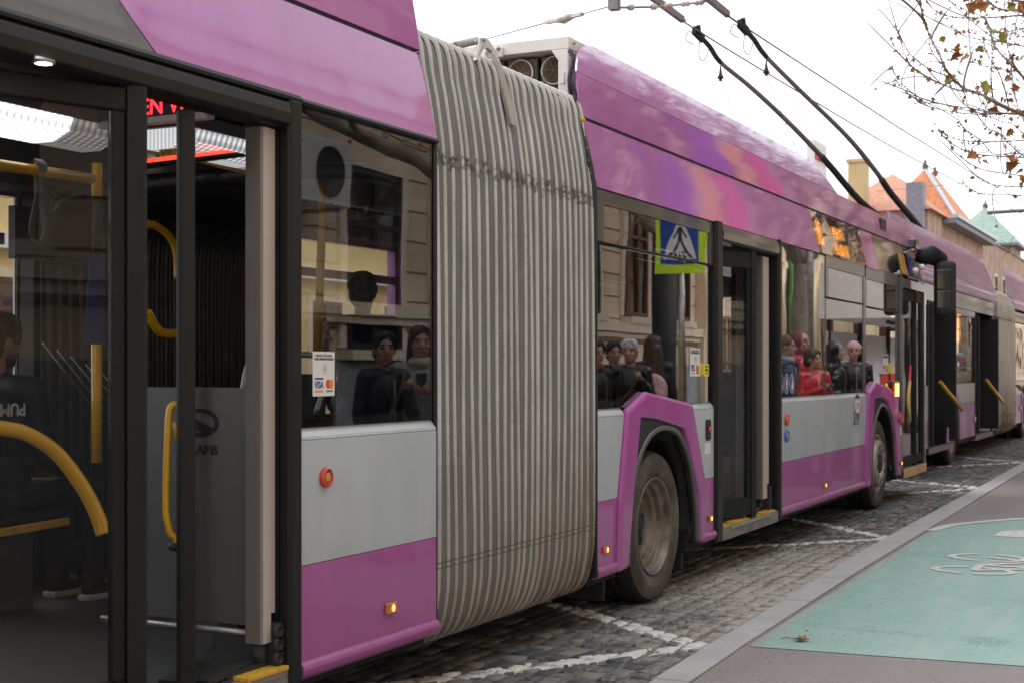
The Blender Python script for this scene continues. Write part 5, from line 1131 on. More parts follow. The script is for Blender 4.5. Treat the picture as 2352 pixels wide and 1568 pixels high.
def brush_ring(x, r0, r1, y, z=.49, a0=-8, a1=188, seed=2):
    mb = MB(); r_ = random.Random(seed); n = 170
    for k in range(n):
        a = R(lerp(a0, a1, k / n)); b = R(lerp(a0, a1, (k + .8) / n) - 2.2); rr_ = r0 + r_.uniform(-.012, .014)
        mb.add([(x + r1 * math.cos(a), y, z + r1 * math.sin(a)), (x + r1 * math.cos(b + R(2)), y, z + r1 * math.sin(b + R(2))), (x + rr_ * math.cos(b), y + .03, z + rr_ * math.sin(b)), (x + rr_ * math.cos(b - R(1)), y + .034, z + rr_ * math.sin(b - R(1)))], [(0, 1, 2, 3)])
    return mb.build('arch_brush', 'brush', bus)
brush_ring(8.44, .505, .625, .03); wheel_well(bus, 8.44, .63); wheel(bus, 8.425, .03, 'rear')
for a, b in ((7.72, 7.745), (9.09, 9.12)): mb = MB(); mb.box(a, b, .1, .55, .105, .48); mb.build('mud_flap', 'rubber', bus, bevel=.01)
marker(bus, 7.49, .437, s=.9); marker(bus, 9.37, .438, s=.9)
mb = MB()
wt = mb
for k, chx in enumerate('BRIDGESTONE'):
    a = R(-8 - k * 5.6); r_ = .352
    t_ = text('tyre_lettering', chx, .042, (8.425 + r_ * math.cos(a), .0355, .476 + r_ * math.sin(a)), 'tread', bus, rot=(R(90), R(90) - a, 0), align='CENTER', sx=.8)
# windows of that bay
pane(bus, 7.37, 9.468, 1.238, 2.165, border=.03)
pane(bus, 7.50, 9.395, 2.187, 2.395, border=.02)
mb = MB()
for q in ((7.37, 9.468, 2.397, 2.474), (7.37, 7.498, 2.187, 2.397), (9.397, 9.468, 2.187, 2.397)): mb.box(q[0], q[1], .006, .03, q[2], q[3])
mb.build('window_surround', 'frame_grey', bus)
mb = MB(); mb.tube([(7.37, .006, 2.176), (9.468, .006, 2.176)], .009, 8); mb.build('glazing_bar', 'dark_grey', bus)
card_sticker(bus, 9.000, 1.415, .205, .185, .0125)
o = decal_box('warning_sticker', 9.215, 9.395, 1.415, 1.50, .0125, 'sticker_yellow', bus)
for k, s in enumerate(('ATENȚIE!', 'SUPRAVEGHEAT', 'VIDEO')): text('lettering', s, .017, (9.345, .0113, 1.475 - k * .023), 'ink', o, align='CENTER', sx=.8 if k != 1 else .55)
mb = MB(); mb.prism_y([(9.225, 1.42), (9.285, 1.42), (9.255, 1.493)], .0105, .0115); mb.build('symbol', 'ink', o); mb = MB(); mb.prism_y([(9.235, 1.425), (9.275, 1.425), (9.255, 1.48)], .0098, .0104); mb.build('symbol_field', 'sticker_yellow', o)
# charging flap and label
mb = MB(); mb.prism_y([(9.285, .99), (9.30, .975), (9.375, .975), (9.39, .99), (9.39, 1.105), (9.375, 1.12), (9.30, 1.12), (9.285, 1.105)], -.008, -.001); o = mb.build('switch_recess', 'rubber', bus, bevel=.004)
mb = MB(); mb.prism_y([(9.305, .998), (9.37, .998), (9.37, 1.098), (9.305, 1.098)], -.010, -.0085); mb.build('recess_field', 'ink', o)
mb = MB(); mb.ell((9.335, -.016, 1.047), (.018, .012, .022), 12, 8); mb.box(9.31, 9.36, -.022, -.012, 1.04, 1.052); mb.build('turn_key', 'red_plastic', o)
decal_box('paper_label', 9.275, 9.395, .885, .96, 0, 'white', bus)

# --- middle door
mb = MB(); mb.prism_z([(9.472, -.006), (9.49, -.024), (9.60, -.024), (9.618, -.006), (9.618, .06), (9.472, .06)], .262, 2.49); mb.build('door_post', 'dark_grey', bus, bevel=.004)
mb = MB(); mb.prism_z([(11.062, -.006), (11.075, -.024), (11.13, -.024), (11.148, -.006), (11.148, .06), (11.062, .06)], .262, 2.49); mb.build('door_post', 'dark_grey', bus, bevel=.004)
mb = MB(); mb.prism_x([(.0, 2.36), (-.022, 2.375), (-.028, 2.42), (-.012, 2.47), (.01, 2.488), (.09, 2.488), (.09, 2.36)], 9.62, 11.06); mb.build('door_header', 'frame_grey', bus, bevel=.004)
mb = MB(); mb.box(11.035, 11.061, .03, .3, .36, 2.36); mb.box(10.99, 11.034, .16, .3, .36, 2.36); mb.build('door_seal', 'black_trim', bus)
mb = MB(); mb.box(9.62, 11.06, -.014, .05, .255, .345); mb.build('door_sill', 'sill_metal', bus, bevel=.004)
mb = MB(); mb.box(9.8, 10.8, -.03, -.0145, .325, .347); mb.build('sill_strip', 'steel', bus, bevel=.003)
for a, b in ((9.66, 9.86), (9.94, 10.28), (10.36, 10.62), (10.70, 11.0)): mb = MB(); mb.box(a, b, -.008, .075, .3458, .356); mb.build('edge_stripe', 'yellow_mark', bus)
leaf(10.42, .0, R(-12.6), .93, .375, 2.33, railw=.13)
leaf(10.50, .03, R(180 + 31), .6, .375, 2.33)
door_post_profile(10.80, 10.825, .042, .16, .45, 2.34); mb = MB(); mb.box(10.826, 10.93, .04, .16, .45, 2.34); mb.box(10.931, 10.99, .044, .15, .56, 2.34); mb.build('door_column', 'alu_light', bus)
door_post_profile(10.62, 10.70, .10, .2, .45, 2.34, 5)
mb = MB(); mb.tube([(10.87, .09, .36), (10.87, .09, .45)], .03, 10); mb.box(10.95, 11.04, .03, .15, .356, .54); mb.obox((10.55, .06, .375), (10.85, .1, .378), .05, .025); mb.build('door_mechanism', 'rubber', bus)
rail(spline([(9.95, .35, 1.10), (10.05, .36, 1.0), (10.25, .37, .72), (10.32, .37, .62)], 5), .022)
rail([(10.2, .5, .36), (10.2, .5, 2.3)], .02); rail([(8.6, .55, 1.2), (8.6, .55, 2.3)], .02); rail([(8.25, .5, 1.7), (8.25, .5, 2.3)], .02); rail([(7.5, .75, 2.05), (9.6, .75, 2.05)], .02)
# --- bay between the middle door and the front axle
EA = [(14.262, .352), (14.262, .7135)]
side_panels(bus, [(11.153, .7155), (14.262, .7155), (14.355, 1.19), (11.153, 1.19)], None)
side_panels(bus, None, [(11.153, .352), (12.478, .352), (12.478, .7135), (11.153, .7135)]); side_panels(bus, None, [(12.484, .352), (14.262, .352), (14.262, .7135), (12.484, .7135)])
ledge(bus, 11.153, 14.365); skirt_trim(bus, 11.15, 12.478); skirt_trim(bus, 12.484, 14.42)
marker(bus, 12.61, .43); button(bus, 11.335, 1.055, .05, 'red_plastic', 'button_core'); button(bus, 11.335, .925, .05, 'blue_plastic', 'button_core')
pane(bus, 11.155, 12.695, 1.238, 2.475, border=.03)
pane(bus, 12.735, 14.275, 1.238, 2.095, border=.02); pane(bus, 12.80, 14.235, 2.115, 2.375, border=.02)
pane(bus, 14.36, 15.98, 1.16, 2.075, border=.02); pane(bus, 14.40, 15.93, 2.095, 2.36, border=.02)
mb = MB()
for q in ((12.70, 14.30, 2.38, 2.515), (12.70, 12.795, 2.115, 2.38), (14.24, 14.355, 1.24, 2.38), (14.355, 15.99, 2.365, 2.50), (15.935, 15.99, 1.24, 2.365)): mb.box(q[0], q[1], .008, .03, q[2], q[3])
mb.box(12.697, 12.733, .012, .03, 1.24, 2.115)
mb.build('window_surround', 'frame_grey', bus)
mb = MB(); mb.tube([(12.72, .008, 2.105), (14.26, .008, 2.105)], .009, 8); mb.tube([(14.36, .008, 2.085), (15.96, .008, 2.085)], .009, 8); mb.build('glazing_bar', 'dark_grey', bus)
# accessibility symbols
for i, x in enumerate((11.235, 11.405, 11.575)):
    z = 1.345; mb = MB(); disc(mb, x, z, .078, .082, .0132); o = mb.build('symbol_sticker', 'white', bus)
    mb = MB(); disc(mb, x, z, .071, .075, .0124); mb.build('symbol_field', 'sticker_blue', o)
    mb = MB(); Y = .0112
    mb.lathe([(.001, 0), (.012, 0)], (x, Y, z + .045), seg=14)
    if i == 0:
        for a in range(0, 260, 20): a0, a1 = R(130 + a), R(150 + a); mb.add([(x + r_ * math.cos(b_), Y, z - .02 + r_ * math.sin(b_)) for r_, b_ in ((.034, a0), (.034, a1), (.026, a1), (.026, a0))], [(0, 1, 2, 3)])
        mb.prism_y([(x - .006, z + .03), (x + .006, z + .03), (x + .006, z), (x + .03, z), (x + .042, z - .04), (x + .03, z - .042), (x + .022, z - .012), (x - .006, z - .012)], Y - .0003, Y)
    elif i == 1: mb.prism_y([(x - .022, z + .03), (x + .022, z + .03), (x + .024, z - .01), (x + .014, z - .01), (x + .010, z - .055), (x - .010, z - .055), (x - .014, z - .01), (x - .024, z - .01)], Y - .0003, Y)
    else: mb.prism_y([(x - .01, z + .03), (x + .015, z + .028), (x + .035, z + .01), (x + .03, z - .03), (x + .01, z - .055), (x - .025, z - .05), (x - .03, z - .01), (x - .005, z)], Y - .0003, Y)
    mb.build('pictogram', 'white', o)
text('fleet_number', '319', .185, (13.88, -.0015, .925), 'ink', bus, align='CENTER', sx=.88, bold=.004)
x, z = 13.93, 1.125
mb = MB(); disc(mb, x, z, .115, .098, -.0010); o = mb.build('operator_emblem', 'ink', bus); mb = MB(); disc(mb, x, z, .107, .091, -.0018); mb.build('emblem_field', 'white', o)
mb = MB(); mb.add([(x + .107 * math.cos(R(a)), -.0026, z + .091 * math.sin(R(a))) for a in range(35, 146, 10)], [tuple(range(12))]); mb.build('emblem_band', 'ink_blue', o)
text('lettering', 'CTP', .075, (x, -.0028, z - .045), 'sticker_red', o, align='CENTER', bold=.002); mb = MB(); mb.prism_y([(x - .06, z + .03), (x + .06, z + .03), (x + .05, z + .045), (x - .05, z + .045)], -.003, -.0026); mb.build('emblem_stripe', 'sticker_yellow', o)
card_sticker(bus, 15.20, 1.42, .28, .20, .0125); decal_box('warning_sticker', 15.50, 15.72, 1.42, 1.53, .0125, 'sticker_yellow', bus)
# --- front axle
mb = MB(); mb.prism_y([(14.245, .285), (14.262, .72), (14.36, 1.235), (14.68, 1.338), (15.28, 1.285), (15.86, 1.17), (15.93, 1.02), (15.98, .30), (15.80, .29), (15.70, .72), (15.56, .93), (15.24, 1.12), (14.98, 1.165), (14.627, 1.163), (14.524, .755), (14.43, .285)], -.03, .028); mb.build('wheel_arch', 'purple', bus, bevel=.022)
mb = MB(); mb.prism_y([(14.43, .287), (14.526, .755), (14.629, 1.161), (14.98, 1.163), (15.24, 1.118), (15.558, .93), (15.698, .72), (15.798, .29), (15.74, .29), (15.66, .68), (15.48, .95), (15.11, 1.085), (14.75, .98), (14.58, .7), (14.51, .287)], -.006, .026); mb.build('arch_liner', 'rubber', bus, bevel=.004)
mb = MB(); mb.tube(spline([(x, -.004, z) for x, z in ((14.51, .30), (14.57, .66), (14.72, .93), (14.92, 1.06), (15.12, 1.09), (15.40, 1.0), (15.62, .75), (15.74, .30))], 6), .02, 10); mb.build('arch_lip', 'frame_grey', bus)
brush_ring(15.11, .515, .61, .03, seed=5); wheel_well(bus, 15.11, .64); wheel(bus, 15.11, .035, 'front')
mb = MB(); mb.prism_y([(15.99, .352), (16.0, .352), (16.0, 1.12), (15.875, 1.16), (15.935, 1.02)], 0, .03); mb.build('side_panel', 'silver', bus)
marker(bus, 15.93, .43, y=-.03); button(bus, 15.90, .93, .06, 'red_plastic', 'red_plastic', y=-.03, name='fuel_cap'); decal_box('paper_label', 15.88, 15.97, .74, .84, -.032, 'white', bus); mb = MB(); mb.box(15.86, 15.93, -.04, -.031, 1.0, 1.12); mb.build('switch_recess', 'ink', bus)
mb = MB(); mb.box(15.62, 15.88, -.03, .0, 1.14, 1.34); o = mb.build('turn_signal', 'amber', bus, bevel=.015)
for a in (15.66, 15.79): mb = MB(); mb.box(a - .018, a + .022, -.036, -.031, 1.17, 1.31); mb.build('bulb', 'amber_hot', o)
# --- front door
for q_ in ([(16.0, -.015), (16.12, -.02), (16.12, .06), (16.0, .06)], [(17.44, -.02), (17.6, -.01), (17.6, .06), (17.44, .06)]): mb = MB(); mb.prism_z(q_, .27, 2.49); mb.build('door_post', 'frame_grey', bus, bevel=.004)
mb = MB(); mb.box(16.12, 17.44, -.02, .06, 2.37, 2.475); mb.build('door_header', 'frame_grey', bus, bevel=.006)
leaf(16.98, .015, R(-3), .86, .375, 2.36); leaf(17.40, .01, R(-3), .40, .375, 2.36)
mb = MB(); mb.box(16.12, 17.45, -.03, .05, .245, .345); mb.build('door_sill', 'sill_metal', bus); mb = MB(); mb.box(16.1, 17.45, -.045, -.031, .25, .35); mb.build('edge_stripe', 'tan_board', bus, bevel=.004)
rail(spline([at(2090, 876, -.04), at(2086, 905, -.07), at(2086, 940, -.07), at(2090, 966, -.04)], 5), .016, name='grab_handle')
rail([at(2092, 838, .02), at(2091, 874, .02)], .004, 'red_led', name='strip_light')
# --- roof panels of the front section
fairing('roof_panel', LOW, [7.325, 8, 9, 10, 11, 12, 12.395], 0.0, 1.0, 'purple_roof', bus)
fairing('roof_fairing', UPP, [7.325, 7.335, 7.345, 9, 10.5, 12, 13.56, 14.2, 15.2], 0.0, [(7.325, .66), (7.335, .85), (7.345, 1), (13.56, 1), (15.2, 1)], 'purple_roof', bus)
fairing('roof_fairing', TOP, [7.347, 7.40, 7.46, 7.53, 7.6, 7.75, 7.9, 9, 10.5, 12, 13.1, 13.35, 13.56], 0.0, [(7.347, .02), (7.40, .22), (7.46, .40), (7.53, .56), (7.6, .70), (7.75, .88), (7.9, 1), (13.1, 1), (13.35, .5), (13.56, .01)], 'purple_roof', bus)
fairing('display_glass', LOW, [12.40, 13, 14.345], .02, 1.0, 'far_glass', bus); fairing('display_backing', LOW, [12.40, 13, 14.345], .02, 1.0, 'ink', bus, dy=.05)
fairing('roof_panel', LOW, [14.35, 14.93], 0.0, 1.0, 'purple_roof', bus)
fairing('front_glass', LOW, [14.94, 16, 17.45], .05, 1.0, 'glossy_black', bus)
fairing('roof_fairing', UPP, [15.21, 16.2, 17.0, 17.5], 0.0, [(15.2, 1), (16.99, .98), (17.5, .7)], 'purple_roof', bus)
for k in range(3): c_ = at(2027, 508 + k * 8.5, .095); mb = MB(); mb.box(c_.x - .14, c_.x + .14, .082, .094, c_.z - .018, c_.z + .018); mb.build('vent_slot', 'ink', bus)
# orange LED route board behind the dark glass
rg2 = random.Random(9); o = bpy.data.objects.new('led_board', None); C.objects.link(o); o.parent = bus
def dots(x0, x1, wlo, whi, fill, pat=None):
    mb = MB(); nx = int((x1 - x0) / .030); nz = int((whi - wlo) * .40 / .0165)
    for i in range(nx):
        for j in range(nz):
            if pat and not pat(i / nx, j / nz): continue
            if rg2.random() > fill: continue
            y, z = prof_at(LOW, lerp(wlo, whi, j / nz)); mb.box(x0 + i * .030, x0 + i * .030 + .022, y + .036, y + .040, z, z + .0115)
    mb.build('led_dots', 'led_orange', o)
dots(12.70, 12.90, .30, .93, .9); dots(13.27, 13.86, .10, .46, .85, lambda a, b: (a * 7 % 1) > .22); dots(13.27, 13.80, .56, .95, .9, lambda a, b: (a * 5 % 1) > .3 or b > .8)
# flag decals on the front glass
for x0, x1, mt in ((16.15, 16.38, 'flag_yellow'), (16.38, 16.55, 'flag_orange'), (16.68, 17.25, 'sticker_blue')):
    fairing('flag_sticker', LOW, [x0, x1], .12, .72, mt, bus, off=.012, solid=.001)
mb = MB()
for k in range(10):
    a = k * math.pi / 5; y, z = prof_at(LOW, .42); mb.ell((16.99 + .17 * math.cos(a), y - .022 - .022 * math.sin(a) * -.9, z + .085 * math.sin(a)), (.016, .003, .012), 8, 6)
mb.build('flag_stars', 'sticker_yellow', bus)
# mirror, cameras
mr = bpy.data.objects.new('wing_mirror', None); C.objects.link(mr); mr.parent = bus
Pm = lambda u, v, y=-.22: at(u, v, y)
ce = Pm(2150, 592)
mb = MB(); mb.tube([at(2112, 606, -.02), at(2120, 590, -.06), at(2138, 586, -.14), at(2158, 596, -.2), at(2166, 622, -.22)], [.07, .10, .115, .10, .075], 12); mb.build('mirror_arm', 'black_trim', mr)
a, b = Pm(2153, 607), Pm(2190, 718)
dirx_ = Vector((.62, .12, 0)); n_ = 8
def head(u0, v0, u1, v1, y, th, mat, name, bev, par=None):
    p, q = at(u0, v0, y), at(u1, v1, y); r_ = p.x
    mb = MB(); w_ = (u1 - u0) / 186
    # the housing faces the rear: a slab across the bus axis
    c_ = at((u0 + u1) / 2, (v0 + v1) / 2, y); h = (v1 - v0) / 182
    mb.box(-th / 2, th / 2, -w_ * .56, w_ * .56, -h / 2, h / 2); o = mb.build(name, mat, par or mr, bevel=bev); o.location = c_; o.rotation_euler.z = R(18); return o
hd = head(2150, 604, 2191, 719, -.28, .16, 'rubber', 'mirror_housing', .05)
for v0, v1 in ((622, 664), (670, 708)): g_ = head(2157, v0, 2184, v1, -.28, .02, 'glossy_black', 'mirror', .008); g_.location = Vector(g_.location) + Vector((-.085, .0, 0))
for u, v in ((2103, 622), (2118, 614)):
    p = at(u, v, -.10); mb = MB(); mb.ell(p, (.05, .036, .036), 14, 10); o = mb.build('side_camera', 'ac_white', bus)
p = at(2098, 562, .05); mb = MB(); mb.box(p.x - .12, p.x + .1, .0, .12, p.z - .06, p.z + .06); mb.build('side_camera', 'glossy_black', bus, bevel=.02)
rebase(bus, (8.4, 1.27, 0))

# ------------------------------------------------------------------ second bus ahead
b2 = thing('articulated_trolleybus', 'older faded purple trolleybus ahead with its poles raised to the wires', 'trolleybus')
Y2 = .45
sv = bus; bus = b2
mb = MB(); mb.box(19.4, 27.3, .1, 2.5, .26, .34); mb.box(29.8, 41, .1, 2.5, .26, .34); mb.box(19.4, 27.3, .1, 2.5, 2.78, 2.9); mb.box(29.8, 41, .1, 2.5, 2.78, 2.9); mb.box(19.4, 41, 2.45, 2.53, .3, 2.9); mb.box(19.35, 19.42, .05, 2.5, .3, 2.9); mb.box(40.9, 41, .05, 2.5, .3, 2.9); mb.build('body_shell', 'interior_dark', b2)
def p2(a, b, z0, z1, mat, name, y=0, bev=.004): mb = MB(); mb.box(a, b, y, y + .03, z0, z1); return mb.build(name, mat, b2, bevel=bev)
p2(19.4, 20.4, .36, .74, 'purple_old', 'lower_panel'); p2(19.4, 20.4, .742, 1.23, 'silver', 'side_panel'); pane(b2, 19.4, 20.4, 1.24, 2.6, mat='far_glass')
p2(23.25, 24.8, .36, .92, 'purple_old', 'lower_panel'); p2(22.25, 24.8, .925, 1.24, 'silver', 'side_panel'); pane(b2, 22.25, 24.8, 1.25, 2.3, mat='far_glass')
p2(27.0, 27.4, .36, .74, 'purple_old', 'lower_panel'); p2(27.0, 27.4, .742, 1.23, 'silver', 'side_panel'); p2(27.0, 27.4, 1.235, 2.4, 'far_glass', 'window')
p2(29.85, 31.2, .36, .95, 'purple_old', 'lower_panel'); p2(29.85, 41, .952, 1.23, 'silver', 'side_panel'); pane(b2, 29.85, 41, 1.24, 2.4, mat='far_glass'); p2(33, 41, .36, .95, 'purple_old', 'lower_panel')
p2(19.4, 27.4, 2.42, 2.66, 'frame_grey', 'window_surround'); p2(29.85, 41, 2.42, 2.62, 'frame_grey', 'window_surround')
p2(22.25, 24.8, 2.31, 2.415, 'frame_grey', 'window_surround')
L2 = [(0, 2.67), (-.02, 2.72), (.0, 2.80), (.02, 2.83), (.015, 2.88)]; U2 = [(.02, 2.885), (.045, 3.1), (.10, 3.34), (.14, 3.46)]
fairing('roof_panel', L2, [19.4, 23, 27.4], 0.0, 1.0, 'purple_old', b2, solid=.02); fairing('roof_panel', L2, [29.9, 35, 41], 0.0, 1.0, 'purple_old', b2, solid=.02)
fairing('roof_fairing', U2, [18.3, 20, 23, 26.6, 27.4], 0.0, [(18, 1), (26.6, 1), (27.4, .02)], 'purple_old', b2, solid=.02); fairing('roof_fairing', U2, [29.3, 33, 41], 0.0, 1.0, 'purple_old', b2, solid=.02)
for a, b in ((20.42, 22.22), (24.85, 26.95)):
    p2(a, a + .1, .3, 2.42, 'rubber', 'door_post'); p2(b - .1, b, .3, 2.42, 'rubber', 'door_post')
    mb = MB(); mb.box(b - .16, b - .1, -.12, .5, .4, 2.36); mb.build('door_leaf', 'interior_dark', b2, bevel=.01)
    mb = MB(); mb.box(a + .1, a + .16, -.05, .5, .4, 2.36); mb.build('door_leaf', 'interior_dark', b2, bevel=.01)
    mb = MB(); mb.tube([(b - .95, -.02, 1.28), (b - .22, -.22, .86)], .028, 8); mb.build('grab_handle', 'yellow', b2)
    mb = MB(); mb.box(a, b, -.01, .05, .27, .35); mb.build('door_sill', 'sill_metal', b2)
    mb = MB(); mb.box(a, b, 1.4, 1.43, .4, 2.5); mb.build('interior_wall', 'interior_dark', b2)
w_ = wheel(b2, 22.65, .03, 'rear'); w_ = wheel(b2, 32.1, .03, 'rear')
mb = MB(); mb.prism_y([(22.0, .36), (22.15, .95), (22.4, 1.12), (22.9, 1.12), (23.15, .95), (23.24, .36), (23.14, .36), (23.05, .85), (22.85, 1.0), (22.45, 1.0), (22.25, .85), (22.12, .36)], -.02, .02); mb.build('wheel_arch', 'purple_old', b2, bevel=.01)
mb = MB(); mb.prism_y([(31.3, .36), (31.4, .9), (31.7, 1.12), (32.5, 1.12), (32.8, .9), (32.95, .36), (32.8, .36), (32.65, .85), (32.4, 1.0), (31.8, 1.0), (31.5, .85), (31.42, .36)], -.02, .02); mb.build('wheel_arch', 'purple_old', b2, bevel=.01)
wheel_well(b2, 22.65, .62); wheel_well(b2, 32.1, .62)
for x, z in ((24.7, .64), (27.2, .6), (31.0, .66)): 
    mb = MB(); mb.box(x - .07, x + .07, -.025, -.001, z - .05, z + .05); mb.build('marker_light', 'amber', b2, bevel=.008)
bl2 = bpy.data.objects.new('bellows', None); C.objects.link(bl2); bl2.parent = b2
for i in range(22):
    x = 27.46 + i * .112; mb = MB(); mb.tube(spline([(x, 1.2, .26), (x, .2, .27), (x, .03, .4), (x, -.01, .7), (x, .0, 2.4), (x, .05, 2.75), (x, .2, 2.9), (x, 1.2, 2.95)], 4), .062, 8); mb.build('rib', 'bellow_rib', bl2)
mb = MB(); q0 = at(2195, 755, .56); mb.box(q0.x - .45, q0.x + .45, .55, .57, q0.z - .22, q0.z + .22); o = mb.build('led_board', 'ink', b2)
for i in range(2):
    for j in range(2): mb = MB(); mb.box(q0.x - .42 + i * .44, q0.x - .02 + i * .44, .545, .549, q0.z - .2 + j * .21, q0.z + j * .21 - .02); mb.build('led_dots', 'led_orange', o)
# trolley poles
def tpole(base, mid, head_, y):
    t = bpy.data.objects.new('trolley_pole', None); C.objects.link(t); t.parent = b2
    pts = spline([base] + mid + [head_], 4); n = len(pts)
    k1 = n - 1 - 8; k0 = int(n * .30)
    mb = MB(); mb.tube(pts[:k0 + 1], [lerp(.055, .045, i / k0) for i in range(k0 + 1)], 10); mb.build('pole_foot', 'rubber', t)
    mb = MB(); mb.tube(pts[k0:k1 + 1], [lerp(.036, .027, i / (k1 - k0)) for i in range(k1 - k0 + 1)], 10); mb.build('pole_tube', 'pole_grey', t)
    mb = MB(); mb.tube(pts[k1:], .03, 10); mb.build('pole_tip', 'rubber', t)
    mb = MB(); h = Vector(head_); d = (pts[-1] - pts[-3]).normalized(); mb.obox(h - d * .12, h + d * .12, .05, .09); mb.obox(h + Vector((.04, 0, -.02)), h + Vector((-.02, 0, .10)), .045, .06); mb.build('collector_head', 'black_trim', t)
    mb = MB(); mb.tube(spline([h + Vector((0, 0, -.02)), h + Vector((-.10, .08, .02)), h + Vector((-.14, .1, -.08)), h + Vector((-.04, .04, -.12))], 5), .006, 5); q1 = pts[-5]; mb.tube(spline([h + (q1 - h) * .15, h + (q1 - h) * .25 + Vector((-.08, 0, -.22)), h + (q1 - h) * .7 + Vector((-.08, 0, -.22)), q1], 5), .006, 5); mb.build('jumper_wire', 'wire', t)
    c_ = pts[k1]
    mb = MB(); mb.lathe([(.008, .0), (.012, -.05), (.02, -.09), (.03, -.12), (.042, -.15), (.02, -.15), (.02, -.18)], c_ + Vector((0, 0, -.04)), axis='z', seg=12); mb.build('rope_bell', 'rubber', t)
    mb = MB(); mb.tube([c_ + Vector((0, 0, -.2)), c_ + Vector((.5, -.25, -1.1)), c_ + Vector((1.2, -.6, -2.4))], .004, 5); mb.build('rope', 'wire', t)
pm('pole_grey', (.17, .155, .14), .5, var=.15, scale=4)
tpole(at(1975, 462, 1.55) + Vector((1.3, -.15, -.22)), [at(1975, 462, 1.55), at(1903, 378, 1.68), at(1841, 312, 1.79), at(1778, 250, 1.90), at(1716, 194, 2.02), at(1655, 144, 2.12), at(1630, 108, 2.16)], at(1604, 80, 2.2), 0)
tpole(at(2150, 575, .95), [at(2112, 523, 1.0), at(2049, 448, 1.09), at(2016, 400, 1.15), at(1966, 337, 1.24), at(1919, 287, 1.32), at(1841, 212, 1.43), at(1760, 131, 1.54), at(1732, 92, 1.57)], at(1707, 64, 1.6), 0)
for o in [x for x in bpy.data.objects if x.parent == b2]:
    if o.name.split('.')[0] != 'trolley_pole' and not o.name.startswith('led_board'): o.location.y += Y2
for c_ in ((22.3, 1.55), (24.0, 1.0)): mb = MB(); mb.box(c_[0] - .5, c_[0] + .5, c_[1] - .2, c_[1] + .2, 2.9, 3.55); mb.build('pole_base', 'rubber', b2, bevel=.05)
bus = sv; rebase(b2, (30, 1.7, 0))
# ================================================================== PEOPLE
import numpy as np
pm('skin', (.43, .23, .165), .5, var=.06); pm('skin_dark', (.36, .19, .13), .5, var=.06); pm('eye_dark', (.03, .02, .018), .3); pm('lips', (.36, .10, .09), .5)
pm('hair_dark', (.014, .010, .008), .5, var=.4, scale=60, stretch=(1, 1, .15)); pm('hair_grey', (.22, .215, .21), .6, var=.3, scale=60, stretch=(1, 1, .2)); pm('hair_brown', (.045, .024, .014), .5, var=.4, scale=60, stretch=(1, 1, .15)); pm('hair_white', (.55, .53, .50), .6, var=.2, scale=50)
for nme, col, r_ in (('cloth_black', (.012, .012, .014), .6), ('cloth_navy', (.018, .03, .075), .6), ('cloth_red', (.50, .02, .03), .35), ('cloth_maroon', (.16, .03, .06), .7), ('cloth_beige', (.46, .38, .28), .8), ('cloth_grey', (.30, .30, .33), .8), ('cloth_pink', (.62, .36, .36), .9), ('cloth_brown', (.12, .065, .04), .9), ('cloth_denim', (.035, .045, .075), .8), ('cloth_white', (.62, .61, .60), .8), ('puffer_black', (.012, .012, .013), .28), ('cloth_blue_grey', (.24, .30, .36), .9)):
    pm(nme, col, r_, var=.2, scale=20, bmp=.25, bscale=22)
def blob(mb, vox, smooth, name, mats, paint_fn=None):
    """weld overlapping shapes into one continuous surface"""
    me = mb.mesh(name, mats); o = bpy.data.objects.new(name, me); C.objects.link(o)
    md = o.modifiers.new('r', 'REMESH'); md.mode = 'VOXEL'; md.voxel_size = vox; md.use_smooth_shade = True
    if smooth: s_ = o.modifiers.new('s', 'SMOOTH'); s_.iterations = smooth; s_.factor = .5
    bpy.context.view_layer.update()
    new = bpy.data.meshes.new_from_object(o.evaluated_get(bpy.context.evaluated_depsgraph_get())); bpy.data.objects.remove(o); bpy.data.meshes.remove(me)
    n = len(new.polygons); new.materials.clear()
    for m_ in (mats if isinstance(mats, (list, tuple)) else [mats]): new.materials.append(MATS[m_])
    if paint_fn:
        co = np.empty(n * 3, 'f'); new.polygons.foreach_get('center', co); new.polygons.foreach_set('material_index', paint_fn(co.reshape(-1, 3)).astype('i'))
    else: new.polygons.foreach_set('material_index', np.zeros(n, 'i'))
    new.polygons.foreach_set('use_smooth', np.ones(n, bool)); new.update(); new.name = name; return new
def hand(mb, w, d, k, curl=.6, thumb=1):
    """palm, four fingers and thumb; w wrist, d pointing direction"""
    d = d.normalized(); side = d.cross(Vector((0, 1, .01))).normalized(); nrm = side.cross(d)
    pc = w + d * .045 * k
    mb.ell(pc, (.04 * k, .04 * k, .04 * k), 10, 8, rot=Matrix((side, nrm * .42, d * 1.15)).transposed())
    for i, L in enumerate((.072, .08, .075, .058)):
        b = w + d * .085 * k + side * (.030 - .02 * i) * k
        m1 = b + (d * math.cos(curl * .5) + nrm * math.sin(curl * .5)) * L * .5 * k; m2 = m1 + (d * math.cos(curl * 1.5) + nrm * math.sin(curl * 1.5)) * L * .5 * k
        mb.cap(b - d * .02 * k, m1, .0095 * k, .009 * k, 8); mb.cap(m1, m2, .009 * k, .0075 * k, 8)
    b = w + d * .03 * k + side * .03 * k; m1 = b + (side * .8 + d * .7 + nrm * .3).normalized() * .04 * k; m2 = m1 + (d + nrm * .5 + side * .2).normalized() * .03 * k
    mb.cap(b, m1, .012 * k, .010 * k, 8); mb.cap(m1, m2, .010 * k, .008 * k, 8)
